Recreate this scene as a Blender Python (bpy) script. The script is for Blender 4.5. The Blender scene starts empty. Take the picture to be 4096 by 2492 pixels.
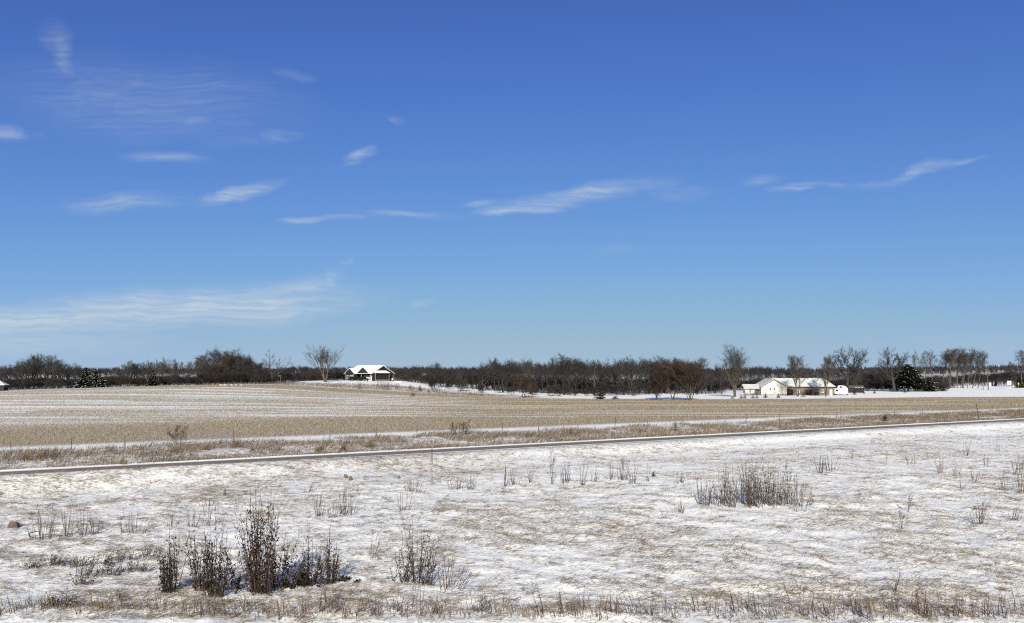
import bpy, math, random
import numpy as np
from mathutils import Vector, Matrix

# ------------------------------------------------------------------ camera, sky, sun, exposure
scene = bpy.context.scene
COL = scene.collection
CAM_H = 7.3            # eye height over the plain, metres
FPX = 3094.0           # focal length in pixels of the 4096 wide photograph
CX, HZ = 2048.0, 1500.0
cam_data = bpy.data.cameras.new('camera')
cam_data.sensor_fit = 'HORIZONTAL'
cam_data.sensor_width = 36.0
cam_data.lens = 36.0 * FPX / 4096.0
cam_data.shift_y = (HZ - 1246.0) / 4096.0
cam_data.clip_start = 0.5
cam_data.clip_end = 20000.0
cam = bpy.data.objects.new('camera', cam_data)
cam.location = (0, 0, CAM_H)
cam.rotation_euler = (math.pi / 2, 0, 0)
COL.objects.link(cam)
scene.camera = cam

SUN_EL, SUN_AZ = math.radians(25), math.radians(5)     # light travels towards +Y, a little to the right
world = bpy.data.worlds.new('World')
scene.world = world
world.use_nodes = True
wn, wl = world.node_tree.nodes, world.node_tree.links
wn.clear()
w_out = wn.new('ShaderNodeOutputWorld')
w_bg = wn.new('ShaderNodeBackground')
w_bg.inputs['Strength'].default_value = 0.070
sky = wn.new('ShaderNodeTexSky')
sky.sky_type = 'NISHITA'
sky.sun_disc = False
sky.sun_elevation = SUN_EL
sky.sun_rotation = math.pi + SUN_AZ
sky.altitude = 250
sky.air_density = 0.6
sky.dust_density = 0.0
sky.ozone_density = 2.0

def wmath(op, a, b=None, clamp=False):
    n = wn.new('ShaderNodeMath'); n.operation = op; n.use_clamp = clamp
    for i, v in enumerate((a, b)):
        if v is None: continue
        if isinstance(v, (int, float)): n.inputs[i].default_value = v
        else: wl.new(v, n.inputs[i])
    return n.outputs[0]

# the camera's colour response, one curve per channel for the whole sky
w_rgb = wn.new('ShaderNodeSeparateColor'); wl.new(sky.outputs[0], w_rgb.inputs[0])
w_cmb = wn.new('ShaderNodeCombineColor')
for i_, (A_, k_, p_) in enumerate(((4.3, 3.95, 1.20), (5.6, 3.68, 1.305), (8.0, 3.065, 1.377))):
    e_ = wmath('POWER', wmath('DIVIDE', w_rgb.outputs[i_], k_), p_)
    e_ = wmath('EXPONENT', wmath('MULTIPLY', e_, -1.0))
    c_ = wmath('MULTIPLY', wmath('SUBTRACT', 1.0, e_), A_)
    if i_ == 2: c_ = wmath('SUBTRACT', c_, wmath('MULTIPLY', wmath('MINIMUM', wmath('MAXIMUM', wmath('SUBTRACT', w_rgb.outputs[2], 8.5), 0.0), 3.5), .33))
    c_ = wmath('ADD', c_, wmath('MULTIPLY', wmath('MAXIMUM', wmath('SUBTRACT', w_rgb.outputs[i_], 12.0), 0.0), .9))     # the glow round the sun stays linear
    wl.new(c_, w_cmb.inputs[i_])
# cirrus: every streak is a patch of the sky dome, placed by azimuth and elevation slopes (x/y, z/y)
w_tc = wn.new('ShaderNodeTexCoord')
w_sep = wn.new('ShaderNodeSeparateXYZ')
wl.new(w_tc.outputs['Generated'], w_sep.inputs[0])
w_y = wmath('MAXIMUM', w_sep.outputs[1], 0.02)
w_px = wmath('DIVIDE', w_sep.outputs[0], w_y)
w_py = wmath('DIVIDE', w_sep.outputs[2], w_y)
w_pos = wn.new('ShaderNodeCombineXYZ')
wl.new(w_px, w_pos.inputs[0]); wl.new(w_py, w_pos.inputs[1])
w_wn = wn.new('ShaderNodeTexNoise'); w_wn.inputs['Scale'].default_value = 9.0; w_wn.inputs['Detail'].default_value = 4
wl.new(w_pos.outputs[0], w_wn.inputs['Vector'])
w_wc = wn.new('ShaderNodeVectorMath'); w_wc.operation = 'SUBTRACT'; w_wc.inputs[1].default_value = (.5, .5, .5)
wl.new(w_wn.outputs['Color'], w_wc.inputs[0])
w_ws = wn.new('ShaderNodeVectorMath'); w_ws.operation = 'MULTIPLY'; w_ws.inputs[1].default_value = (.18, .030, 0)
wl.new(w_wc.outputs[0], w_ws.inputs[0])
w_wp = wn.new('ShaderNodeVectorMath'); w_wp.operation = 'ADD'
wl.new(w_pos.outputs[0], w_wp.inputs[0]); wl.new(w_ws.outputs[0], w_wp.inputs[1])
# (x, y, half length, half width, tilt degrees, strength) in 2464 px units of the sky's slope map
WISPS = [(575, 458, 125, 17, 12, .80), (300, 482, 130, 24, 2, .55), (875, 368, 66, 13, 12, .75), (840, 392, 40, 7, 12, .35), (790, 528, 85, 9, 5, .85),
         (970, 514, 120, 9, -3, .45), (1380, 470, 220, 21, 10, .72), (1235, 506, 100, 10, 3, .80), (1150, 493, 60, 7, 0, .6), (1560, 438, 60, 20, 5, .3),
         (1830, 444, 60, 12, 6, .35), (1930, 456, 85, 9, 7, .48), (2190, 412, 165, 11, 12, .50), (2330, 384, 50, 7, 12, .4),
         (420, 742, 470, 46, 3, 1.2), (130, 765, 300, 40, 4, 1.1), (640, 715, 190, 32, 8, .95), (560, 752, 260, 20, 2, .7), (110, 822, 280, 36, 2, .6),
         (800, 678, 42, 22, 20, .5), (840, 632, 24, 8, 20, .25), (1043, 735, 32, 11, 2, .35), (330, 235, 380, 95, -4, .24), (140, 125, 40, 70, 20, .36),
         (15, 318, 60, 18, -4, .5), (470, 291, 50, 13, 2, .42), (670, 325, 55, 14, 8, .30), (690, 180, 60, 12, -8, .22), (390, 376, 100, 13, -2, .36),
         (260, 272, 110, 18, -6, .22), (975, 287, 28, 10, -25, .2), (1640, 460, 90, 18, 0, .2), (80, 732, 90, 9, 2, .35),
         (1450, 603, 70, 12, 2, .14), (560, 340, 120, 16, 4, .14), (2380, 840, 160, 30, 0, .12)]
w_sum = None
for (fx, fy, hl, hw, tilt, st) in WISPS:
    k = 4096 / 2464.0 / FPX
    cxs, cys = (fx * 4096 / 2464.0 - CX) / FPX, (HZ - fy * 4096 / 2464.0) / FPX
    mp = wn.new('ShaderNodeMapping'); mp.vector_type = 'TEXTURE'
    mp.inputs['Location'].default_value = (cxs, cys, 0)
    mp.inputs['Rotation'].default_value = (0, 0, math.radians(tilt))
    mp.inputs['Scale'].default_value = (hl * k * 1.35, hw * k * 1.5, 1)
    wl.new(w_wp.outputs[0], mp.inputs['Vector'])
    ln = wn.new('ShaderNodeVectorMath'); ln.operation = 'LENGTH'; wl.new(mp.outputs[0], ln.inputs[0])
    mr = wn.new('ShaderNodeMapRange'); mr.interpolation_type = 'SMOOTHSTEP'
    mr.inputs['From Min'].default_value = 1.0; mr.inputs['From Max'].default_value = 0.05
    mr.inputs['To Min'].default_value = 0; mr.inputs['To Max'].default_value = st
    wl.new(ln.outputs['Value'], mr.inputs['Value'])
    w_sum = mr.outputs[0] if w_sum is None else wmath('MAXIMUM', w_sum, mr.outputs[0])
w_mp2 = wn.new('ShaderNodeMapping'); w_mp2.inputs['Rotation'].default_value = (0, 0, math.radians(-8)); w_mp2.inputs['Scale'].default_value = (7, 42, 1)
wl.new(w_wp.outputs[0], w_mp2.inputs['Vector'])
w_fib = wn.new('ShaderNodeTexNoise'); w_fib.inputs['Scale'].default_value = 1.0; w_fib.inputs['Detail'].default_value = 6; w_fib.inputs['Roughness'].default_value = .6
wl.new(w_mp2.outputs[0], w_fib.inputs['Vector'])
w_fm = wn.new('ShaderNodeMapRange'); w_fm.inputs['From Min'].default_value = .25; w_fm.inputs['From Max'].default_value = .66
w_fm.inputs['To Min'].default_value = .15; w_fm.inputs['To Max'].default_value = 1.0
wl.new(w_fib.outputs[0], w_fm.inputs['Value'])
w_front = wmath('GREATER_THAN', w_sep.outputs[1], 0.05)
w_mp3 = wn.new('ShaderNodeMapping'); w_mp3.inputs['Rotation'].default_value = (0, 0, math.radians(-11)); w_mp3.inputs['Scale'].default_value = (15, 185, 1)
wl.new(w_wp.outputs[0], w_mp3.inputs['Vector'])
w_fib2 = wn.new('ShaderNodeTexNoise'); w_fib2.inputs['Scale'].default_value = 1.0; w_fib2.inputs['Detail'].default_value = 5; w_fib2.inputs['Roughness'].default_value = .65
wl.new(w_mp3.outputs[0], w_fib2.inputs['Vector'])
w_f2 = wn.new('ShaderNodeMapRange'); w_f2.inputs['From Min'].default_value = .36; w_f2.inputs['From Max'].default_value = .66; w_f2.inputs['To Min'].default_value = .12; w_f2.inputs['To Max'].default_value = 1.0
wl.new(w_fib2.outputs[0], w_f2.inputs['Value'])
w_fsum = wmath('MULTIPLY', w_fm.outputs[0], w_f2.outputs[0])
w_mask = wmath('ADD', wmath('MULTIPLY', wmath('MULTIPLY', w_sum, w_fsum), .92), wmath('MULTIPLY', w_sum, .19))
w_mask = wmath('MINIMUM', wmath('MULTIPLY', w_mask, w_front), .75)
# even cirrus veil added out of view, overhead and behind, to lighten blue shadows
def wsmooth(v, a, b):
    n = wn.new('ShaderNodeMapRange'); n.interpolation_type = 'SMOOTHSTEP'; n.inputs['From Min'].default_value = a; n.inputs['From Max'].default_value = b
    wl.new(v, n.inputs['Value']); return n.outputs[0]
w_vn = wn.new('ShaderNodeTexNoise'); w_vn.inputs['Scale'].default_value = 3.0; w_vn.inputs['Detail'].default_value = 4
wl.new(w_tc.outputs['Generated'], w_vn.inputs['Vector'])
w_added_veil = wmath('MULTIPLY', wmath('MAXIMUM', wsmooth(w_sep.outputs[2], .52, .85), wsmooth(w_sep.outputs[1], .40, -.3)), wmath('ADD', .16, wmath('MULTIPLY', w_vn.outputs[0], .36)))
w_mask = wmath('MAXIMUM', w_mask, w_added_veil)
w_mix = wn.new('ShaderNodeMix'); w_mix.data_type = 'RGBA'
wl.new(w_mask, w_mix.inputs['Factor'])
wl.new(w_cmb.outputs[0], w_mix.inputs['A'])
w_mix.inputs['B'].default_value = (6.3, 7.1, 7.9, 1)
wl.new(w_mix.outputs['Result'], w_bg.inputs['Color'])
wl.new(w_bg.outputs[0], w_out.inputs[0])

sun_data = bpy.data.lights.new('sun', 'SUN')
sun_data.energy = 4.3
sun_data.angle = math.radians(0.53)
sun_data.color = (1.0, 0.93, 0.735)
sun = bpy.data.objects.new('sun', sun_data)
sun_dir = Vector((math.sin(SUN_AZ) * math.cos(SUN_EL), math.cos(SUN_AZ) * math.cos(SUN_EL), -math.sin(SUN_EL)))
sun.rotation_euler = sun_dir.to_track_quat('-Z', 'Y').to_euler()
COL.objects.link(sun)

vs = scene.view_settings
scene.display_settings.display_device = 'sRGB'
vs.view_transform = 'Standard'; vs.look = 'None'; vs.gamma = 1.0; vs.exposure = 0.38; vs.use_curve_mapping = False
scene.cycles.max_bounces = 6
scene.cycles.diffuse_bounces = 3
scene.cycles.use_denoising = False
scene.cycles.filter_width = 1.15
scene.render.filter_size = 1.15

# ------------------------------------------------------------------ helpers
RND = random.Random(7)

def tag(o, label=None, cat=None, group=None, kind=None):
    if label: o['label'] = label
    if cat: o['category'] = cat
    if group: o['group'] = group
    if kind: o['kind'] = kind
    return o

def link(o, parent=None):
    COL.objects.link(o)
    if parent is not None: o.parent = parent
    return o

def empty(name, loc=(0, 0, 0), rz=0.0, sc=1.0):
    o = bpy.data.objects.new(name, None)
    o.location = loc; o.rotation_euler = (0, 0, rz); o.scale = (sc, sc, sc)
    o.empty_display_size = 0.2
    return link(o)

def tri_mesh(name, V, T, mats, smooth=False, mat_idx=None):
    V = np.asarray(V, np.float32); T = np.asarray(T, np.int32)
    me = bpy.data.meshes.new(name)
    n = T.shape[1]
    me.vertices.add(len(V)); me.vertices.foreach_set('co', V.ravel())
    me.loops.add(T.size); me.loops.foreach_set('vertex_index', T.ravel())
    me.polygons.add(len(T)); me.polygons.foreach_set('loop_start', np.arange(len(T), dtype=np.int32) * n)
    try: me.polygons.foreach_set('loop_total', np.full(len(T), n, np.int32))
    except Exception: pass
    for m in (mats if isinstance(mats, (list, tuple)) else [mats]): me.materials.append(m)
    if mat_idx is not None: me.polygons.foreach_set('material_index', np.asarray(mat_idx, np.int32))
    if smooth: me.polygons.foreach_set('use_smooth', np.ones(len(T), bool))
    me.update(calc_edges=True)
    return me

class MB:
    """collects polygons of ONE part"""
    def __init__(s): s.v = []; s.f = []
    def poly(s, pts):
        i = len(s.v); s.v += [tuple(p) for p in pts]; s.f.append(tuple(range(i, i + len(pts)))); return s
    def box(s, x0, x1, y0, y1, z0, z1):
        i = len(s.v)
        s.v += [(x, y, z) for z in (z0, z1) for (x, y) in ((x0, y0), (x1, y0), (x1, y1), (x0, y1))]
        s.f += [tuple(i + k for k in q) for q in ((3, 2, 1, 0), (4, 5, 6, 7), (0, 1, 5, 4), (1, 2, 6, 5), (2, 3, 7, 6), (3, 0, 4, 7))]
        return s
    def slab(s, quad, t):
        """a planar polygon thickened downwards by t"""
        n = len(quad); i = len(s.v)
        s.v += [tuple(p) for p in quad] + [(p[0], p[1], p[2] - t) for p in quad]
        s.f.append(tuple(i + k for k in range(n))); s.f.append(tuple(i + n + k for k in reversed(range(n))))
        for k in range(n):
            j = (k + 1) % n; s.f.append((i + j, i + k, i + n + k, i + n + j))
        return s
    def prism(s, tri, dx=None):
        """polygon extruded along vector dx"""
        n = len(tri); i = len(s.v)
        s.v += [tuple(p) for p in tri] + [(p[0] + dx[0], p[1] + dx[1], p[2] + dx[2]) for p in tri]
        s.f.append(tuple(i + k for k in reversed(range(n)))); s.f.append(tuple(i + n + k for k in range(n)))
        for k in range(n):
            j = (k + 1) % n; s.f.append((i + k, i + j, i + n + j, i + n + k))
        return s
    def tube(s, pts, radii, sides=8, cap=True):
        pts = [Vector(p) for p in pts]; base = len(s.v)
        for k, p in enumerate(pts):
            d = (pts[min(k + 1, len(pts) - 1)] - pts[max(k - 1, 0)]).normalized()
            a = d.orthogonal().normalized(); b = d.cross(a)
            for q in range(sides):
                t = 2 * math.pi * q / sides
                s.v.append(tuple(p + (a * math.cos(t) + b * math.sin(t)) * radii[k]))
        for k in range(len(pts) - 1):
            for q in range(sides):
                q2 = (q + 1) % sides
                s.f.append((base + k * sides + q, base + k * sides + q2, base + (k + 1) * sides + q2, base + (k + 1) * sides + q))
        if cap:
            s.f.append(tuple(base + q for q in reversed(range(sides))))
            s.f.append(tuple(base + (len(pts) - 1) * sides + q for q in range(sides)))
        return s
    def build(s, name, m, parent=None, smooth=False, bevel=0):
        me = bpy.data.meshes.new(name); me.from_pydata(s.v, [], s.f); me.materials.append(m)
        if smooth: me.polygons.foreach_set('use_smooth', np.ones(len(me.polygons), bool))
        me.update()
        o = bpy.data.objects.new(name, me); link(o, parent)
        if bevel:
            b = o.modifiers.new('bevel', 'BEVEL'); b.width = bevel; b.segments = 2; b.limit_method = 'ANGLE'
        return o

def mobj(name, me, parent=None):
    return link(bpy.data.objects.new(name, me), parent)

# ------------------------------------------------------------------ noise
def _h(ix, iy, seed):
    n = (ix.astype(np.int64) * 374761393 + iy.astype(np.int64) * 668265263 + seed * 1442695041) & 0xffffffff
    n = ((n ^ (n >> 13)) * 1274126177) & 0xffffffff
    return ((n ^ (n >> 16)) & 0xffff) / 65535.0

def vnoise(x, y, seed=0):
    x = np.asarray(x, float); y = np.asarray(y, float)
    ix = np.floor(x); iy = np.floor(y); fx = x - ix; fy = y - iy
    fx = fx * fx * (3 - 2 * fx); fy = fy * fy * (3 - 2 * fy)
    a = _h(ix, iy, seed); b = _h(ix + 1, iy, seed); c = _h(ix, iy + 1, seed); d = _h(ix + 1, iy + 1, seed)
    return (a + (b - a) * fx) * (1 - fy) + (c + (d - c) * fx) * fy

def fbm(x, y, seed=0, oct=3):
    s = 0; a = .5; t = 0
    for k in range(oct):
        s = s + a * vnoise(x * 2 ** k + 17 * k, y * 2 ** k - 9 * k, seed + k); t += a; a *= .5
    return s / t

def sstep(a, b, x):
    t = np.clip((np.asarray(x, float) - a) / (b - a), 0, 1); return t * t * (3 - 2 * t)

# ------------------------------------------------------------------ terrain
PHI = math.radians(29.6)
def nt(x, y):      # n: distance across the road axis, t: along it
    return -np.asarray(x) * math.sin(PHI) + np.asarray(y) * math.cos(PHI), np.asarray(x) * math.cos(PHI) + np.asarray(y) * math.sin(PHI)
def from_nt(n, t): return t * math.cos(PHI) - n * math.sin(PHI), t * math.sin(PHI) + n * math.cos(PHI)
N_ROAD, N_FENCE, N_CORN = 64.2, 82.8, 95.5

CTRL = []
for _y in (5, 25, 50, 75, 95):
    for _s in (-1.2, -.6, -.3, 0, .3, .6, 1.2): CTRL.append((_s * _y, _y, 0.0))
def _c(u, d, v=None, z=None):
    px = (u - 512) / 773.5
    if z is None: z = CAM_H - (v - 375) / 773.5 * d
    CTRL.append((px * d, d, z))
for _u in (560, 640, 720, 800, 900, 1024, 1200):
    for _d in (150, 200, 260, 330, 430, 540): _c(_u, _d, z=0.0)
for _u, _d, _v in ((-180, 230, 397.5), (-80, 230, 395), (0, 230, 392), (80, 240, 388.6), (150, 250, 386.4), (205, 255, 385.2), (260, 260, 384.6), (300, 262, 386),
                   (340, 266, 388.5), (400, 268, 391.5), (480, 252, 396.3), (520, 246, 398)):
    _c(_u, _d, _v)
    _c(_u, 130, z=.15 + .06 * max(0, (400 - abs(_u - 150)) / 100))
for _u, _d, _v in ((290, 300, 383.5), (325, 310, 382.3), (370, 318, 382.0), (400, 325, 382.8), (440, 322, 386.0), (480, 312, 389.3), (520, 300, 393.2), (545, 285, 396.2)): _c(_u, _d, _v)
for _u, _z in ((300, 4.5), (340, 5.0), (372, 5.1), (400, 4.7), (430, 3.2)): _c(_u, 345, z=_z)
for _u, _z in ((-180, .6), (0, 1.7), (80, 2.4), (150, 2.8), (220, 3.1), (280, 3.4)): _c(_u, 310, z=_z)
for _u, _z in ((-150, .5), (0, 1), (150, 1.5), (280, 2), (370, 2.2), (430, .6), (500, -.4)): _c(_u, 420, z=_z)
for _u in (-150, 0, 150, 280, 370, 430, 500): _c(_u, 540, z=0.0)
CTRL = np.array(CTRL)
def _tps_fit(P):
    X = P[:, :2] / 100.0; n = len(X)
    r2 = ((X[:, None] - X[None]) ** 2).sum(-1)
    K = .5 * r2 * np.log(r2 + 1e-12) + np.eye(n) * 2e-3
    A = np.zeros((n + 3, n + 3)); A[:n, :n] = K; A[:n, n] = 1; A[:n, n + 1:] = X; A[n, :n] = 1; A[n + 1:, :n] = X.T
    b = np.zeros(n + 3); b[:n] = P[:, 2]
    return X, np.linalg.solve(A, b)
_TX, _TW = _tps_fit(CTRL)
def base_z(x, y):
    x = np.asarray(x, float).copy(); y = np.asarray(y, float).copy(); shp = x.shape
    x = x.ravel(); y = y.ravel(); y0 = y.copy()
    s = x / np.maximum(y, 1)
    y = np.clip(y, 5, 540); x = np.clip(s, -1.0, 1.0) * y
    out = np.zeros(len(x)); n = len(_TX)
    for i in range(0, len(x), 60000):
        X = np.stack([x[i:i + 60000], y[i:i + 60000]], 1) / 100.0
        r2 = ((X[:, None] - _TX[None]) ** 2).sum(-1)
        out[i:i + 60000] = (.5 * r2 * np.log(r2 + 1e-12)) @ _TW[:n] + _TW[n] + X @ _TW[n + 1:]
    out *= 1 - sstep(620, 900, y0)
    out += sstep(700, 1500, y0) * (9 + 5 * vnoise(s * 6 + 3, y0 / 900, 5) + 5 * sstep(.2, .7, s))
    out += sstep(2000, 5200, y0) * 16
    return out.reshape(shp)
def height(x, y, detail=True):
    """ground level; road embankment, ditch and (near the camera) the snowed-in tussocks included"""
    x = np.asarray(x, float); y = np.asarray(y, float)
    z = base_z(x, y)
    n, t = nt(x, y)
    near = 1 - sstep(90, 118, n)
    z = z * (1 - near * (1 - sstep(150, 190, y)))
    z = z + .52 * np.exp(-((n - N_ROAD + 5.2) / 2.3) ** 2) * (1 - sstep(0, 44, t)) + .10 * np.exp(-((n - N_ROAD + 4.2) / 1.2) ** 2)     # bank of snowed-in grass on the near side
    z = z + .38 * (1 - sstep(3.0, 6.0, np.abs(n - N_ROAD))) - .40 * np.exp(-((n - 73.5) / 3.2) ** 2) - .2 * np.exp(-((n - 55) / 3.0) ** 2)
    if detail:
        a = (1 - sstep(N_ROAD - 7.5, N_ROAD - 3.2, n))
        a2 = a * (1 - .6 * sstep(40, 90, y))
        lump = fbm(x / 1.5 + .1 * y, y / 1.6, 3, 3)
        fine = fbm(x / .55, y / .6, 9, 2)
        z = z + a2 * (.34 * np.clip(lump - .42, 0, 1) + .11 * (fine - .5)) + a * .5 * (fbm(x / 17, y / 12, 21, 2) - .5)
        b = sstep(N_ROAD + 4, N_ROAD + 6, n) * (1 - sstep(88, 94, n))
        z = z + b * .3 * (fbm(x / 3, y / 3, 33, 2) - .35)
        c = sstep(250, 262, y) * (1 - sstep(420, 520, y)) * .0
    return z
def hz(x, y, detail=True): return float(height(np.array([x]), np.array([y]), detail)[0])
_MY = np.concatenate([np.arange(14, 140, .1), np.arange(140, 620, .5)])
def ground_at(sx, sy):
    """where the sight line of photo point (sx, sy) meets the ground"""
    px = (sx - CX) / FPX; sl = (HZ - sy) / FPX
    zr = CAM_H + sl * _MY; zg = height(px * _MY, _MY)
    k = np.nonzero(zr <= zg)[0]
    y = float(_MY[k[0]]) if len(k) else 400.0
    return Vector((px * y, y, hz(px * y, y)))
def stand(sx, d):
    x = (sx - CX) / FPX * d
    return Vector((x, d, hz(x, d)))
def top_z(sy, d): return CAM_H + (HZ - sy) / FPX * d
# far edge of the corn field, by azimuth slope
_FE_U = np.array([-400, -180, 0, 80, 150, 205, 260, 300, 340, 400, 480, 540, 600, 700, 800, 870, 930, 1024, 1200, 1500])
_FE_D = np.array([235, 235, 232, 242, 252, 257, 262, 264, 268, 270, 254, 244, 238, 232, 236, 245, 254, 258, 262, 262])
def field_far(x, y): return np.interp(512 + 773.5 * np.asarray(x) / np.maximum(y, 1), _FE_U, _FE_D)

# ------------------------------------------------------------------ materials
def new_mat(name):
    m = bpy.data.materials.new(name); m.use_nodes = True
    nt_ = m.node_tree; nt_.nodes.clear()
    out = nt_.nodes.new('ShaderNodeOutputMaterial'); b = nt_.nodes.new('ShaderNodeBsdfPrincipled')
    nt_.links.new(b.outputs[0], out.inputs[0])
    b.inputs['Specular IOR Level'].default_value = .12
    return m, nt_, b
def noise_node(T, scale, detail=4, rough=.55, vec=None, mscale=None, rot=None):
    n = T.nodes.new('ShaderNodeTexNoise'); n.inputs['Scale'].default_value = scale; n.inputs['Detail'].default_value = detail; n.inputs['Roughness'].default_value = rough
    if vec is not None:
        if mscale is not None:
            mp = T.nodes.new('ShaderNodeMapping'); mp.inputs['Scale'].default_value = mscale
            if rot is not None: mp.inputs['Rotation'].default_value = rot
            T.links.new(vec, mp.inputs['Vector']); vec = mp.outputs[0]
        T.links.new(vec, n.inputs['Vector'])
    return n
def ramp(T, val, a, b, lo=0.0, hi=1.0, smooth=True):
    r = T.nodes.new('ShaderNodeMapRange'); r.interpolation_type = 'SMOOTHSTEP' if smooth else 'LINEAR'
    r.inputs['From Min'].default_value = a; r.inputs['From Max'].default_value = b; r.inputs['To Min'].default_value = lo; r.inputs['To Max'].default_value = hi
    T.links.new(val, r.inputs['Value']); return r.outputs[0]
def mixc(T, fac, A, B):
    n = T.nodes.new('ShaderNodeMix'); n.data_type = 'RGBA'
    if isinstance(fac, (int, float)): n.inputs['Factor'].default_value = fac
    else: T.links.new(fac, n.inputs['Factor'])
    for k, c in (('A', A), ('B', B)):
        if isinstance(c, tuple): n.inputs[k].default_value = (*c, 1)
        else: T.links.new(c, n.inputs[k])
    return n.outputs['Result']
def mth(T, op, a, b, clamp=False):
    n = T.nodes.new('ShaderNodeMath'); n.operation = op; n.use_clamp = clamp
    for i, v in enumerate((a, b)):
        if isinstance(v, (int, float)): n.inputs[i].default_value = v
        else: T.links.new(v, n.inputs[i])
    return n.outputs[0]
def simple(name, c1, c2=None, scale=3.0, rough=.8, objvar=0.0, bump=0.0, metal=0.0, space='Object', mscale=None):
    """two-tone noise material; objvar varies the tone between objects"""
    m, T, b = new_mat(name)
    tc = T.nodes.new('ShaderNodeTexCoord')
    c2 = c2 or tuple(.75 * v for v in c1)
    n = noise_node(T, scale, 4, .6, tc.outputs[space], mscale)
    col = mixc(T, ramp(T, n.outputs[0], .3, .7), c1, c2)
    if objvar:
        oi = T.nodes.new('ShaderNodeObjectInfo'); h = T.nodes.new('ShaderNodeHueSaturation')
        T.links.new(col, h.inputs['Color'])
        T.links.new(ramp(T, oi.outputs['Random'], 0, 1, 1 - objvar, 1 + objvar, False), h.inputs['Value'])
        col = h.outputs[0]
    T.links.new(col, b.inputs['Base Color']); b.inputs['Roughness'].default_value = rough; b.inputs['Metallic'].default_value = metal
    if bump:
        bp = T.nodes.new('ShaderNodeBump'); bp.inputs['Strength'].default_value = bump; bp.inputs['Distance'].default_value = .03
        T.links.new(n.outputs[0], bp.inputs['Height']); T.links.new(bp.outputs[0], b.inputs['Normal'])
    return m

M = {}
M['snow'] = simple('snow', (.83, .83, .83), (.88, .88, .87), 2.0, .7, bump=.25)
M['bark'] = simple('bark', (.115, .100, .092), (.060, .053, .050), 1.2, .9, .25, .3, mscale=(3, 3, .6))
M['bark_wood'] = simple('bark_wood', (.062, .054, .052), (.036, .032, .032), 1.2, .9, .25, .3, mscale=(3, 3, .6))
M['bark_limb'] = simple('bark_limb', (.082, .077, .078), (.042, .040, .042), 1.2, .9, .2)
M['bark_pale'] = simple('bark_pale', (.13, .112, .092), (.065, .057, .05), 1.4, .9, .15, .3, mscale=(3, 3, .6))
M['twig_dark'] = simple('twig_dark', (.052, .048, .047), (.028, .026, .027), .5, .9, .3)
M['twig_brown'] = simple('twig_brown', (.072, .050, .040), (.042, .031, .026), .5, .9, .2)
M['twig_grey'] = simple('twig_grey', (.085, .075, .068), (.046, .042, .040), .5, .9, .2)
M['twig_tan'] = simple('twig_tan', (.092, .080, .066), (.052, .046, .040), .5, .9, .2)
M['needle'] = simple('needle', (.022, .030, .016), (.012, .016, .010), 1.5, .8, .25)
M['needle_brown'] = simple('needle_brown', (.045, .040, .022), (.022, .022, .013), 1.5, .8, .2)
M['needle_blue'] = simple('needle_blue', (.030, .045, .042), (.016, .024, .022), 1.5, .8, .2)
M['weed'] = simple('weed', (.125, .085, .058), (.058, .041, .031), 2.0, .85, .25)
M['weed_pale'] = simple('weed_pale', (.26, .19, .12), (.15, .11, .07), 2.0, .85, .2)
M['shrub_stem'] = simple('shrub_stem', (.095, .062, .048), (.045, .032, .026), 3.0, .85, .2)
M['dead_leaf'] = simple('dead_leaf', (.048, .030, .021), (.018, .013, .010), 8.0, .75, .15)
M['rust_grass'] = simple('rust_grass', (.21, .125, .065), (.13, .08, .045), 2.5, .9, .2)

# ------------------------------------------------------------------ ground sheet
def row_gaps(X, Y):
    """rows missed by the planter, filled with snow: 1 inside a gap"""
    g = np.zeros(np.shape(X))
    for gy, gw in ((128, 1.0), (134, 1.2), (141, .9), (147, 1.1), (153, .9), (158, 1.5), (166, 1.1), (171, 1.3), (178, 1.1), (184, 1.6), (193, 1.4), (201, 2.1), (211, 1.4), (224, 1.8), (236, 1.4)):
        g = np.maximum(g, np.exp(-((Y - gy - 3 * (vnoise(X / 40, X * 0, int(gy)) - .5)) / gw) ** 2) * sstep(.42, .62, vnoise(X / 26 + gy, X * 0, 3) + .16 * (X / Y < -.1)))
    return g * np.where(X / Y > -.12, .5, .62)
def geo_rows(segs):
    r = [segs[0][0]]
    for a, b, q in segs:
        while r[-1] * q < b: r.append(r[-1] * q)
    return np.array(r)
ROWS = geo_rows([(9, 19, 1.03), (19, 62, 1.0047), (62, 130, 1.0065), (130, 450, 1.0115), (450, 7000, 1.05)])
SC = np.concatenate([np.linspace(-1.6, -.76, 16), np.linspace(-.75, .75, 520), np.linspace(.76, 1.6, 16)])
GX = SC[None, :] * ROWS[:, None]; GY = np.repeat(ROWS[:, None], len(SC), 1)
GZ = height(GX, GY)
nr, nc = GX.shape
idx = np.arange(nr * nc).reshape(nr, nc)
quads = np.stack([idx[:-1, :-1], idx[:-1, 1:], idx[1:, 1:], idx[1:, :-1]], -1).reshape(-1, 4)

gm, T, bs = new_mat('ground_snow_and_dry_grass')
tc = T.nodes.new('ShaderNodeTexCoord'); OBJ = tc.outputs['Object']
def attr(name):
    a = T.nodes.new('ShaderNodeAttribute'); a.attribute_name = name; return a.outputs['Fac']
snow_c = mixc(T, ramp(T, noise_node(T, .35, 3, .5, OBJ).outputs[0], .35, .65), (.85, .85, .85), (.89, .885, .875))
tan_c = mixc(T, noise_node(T, 6, 5, .7, OBJ).outputs[0], (.47, .375, .28), (.19, .145, .105))
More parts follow.
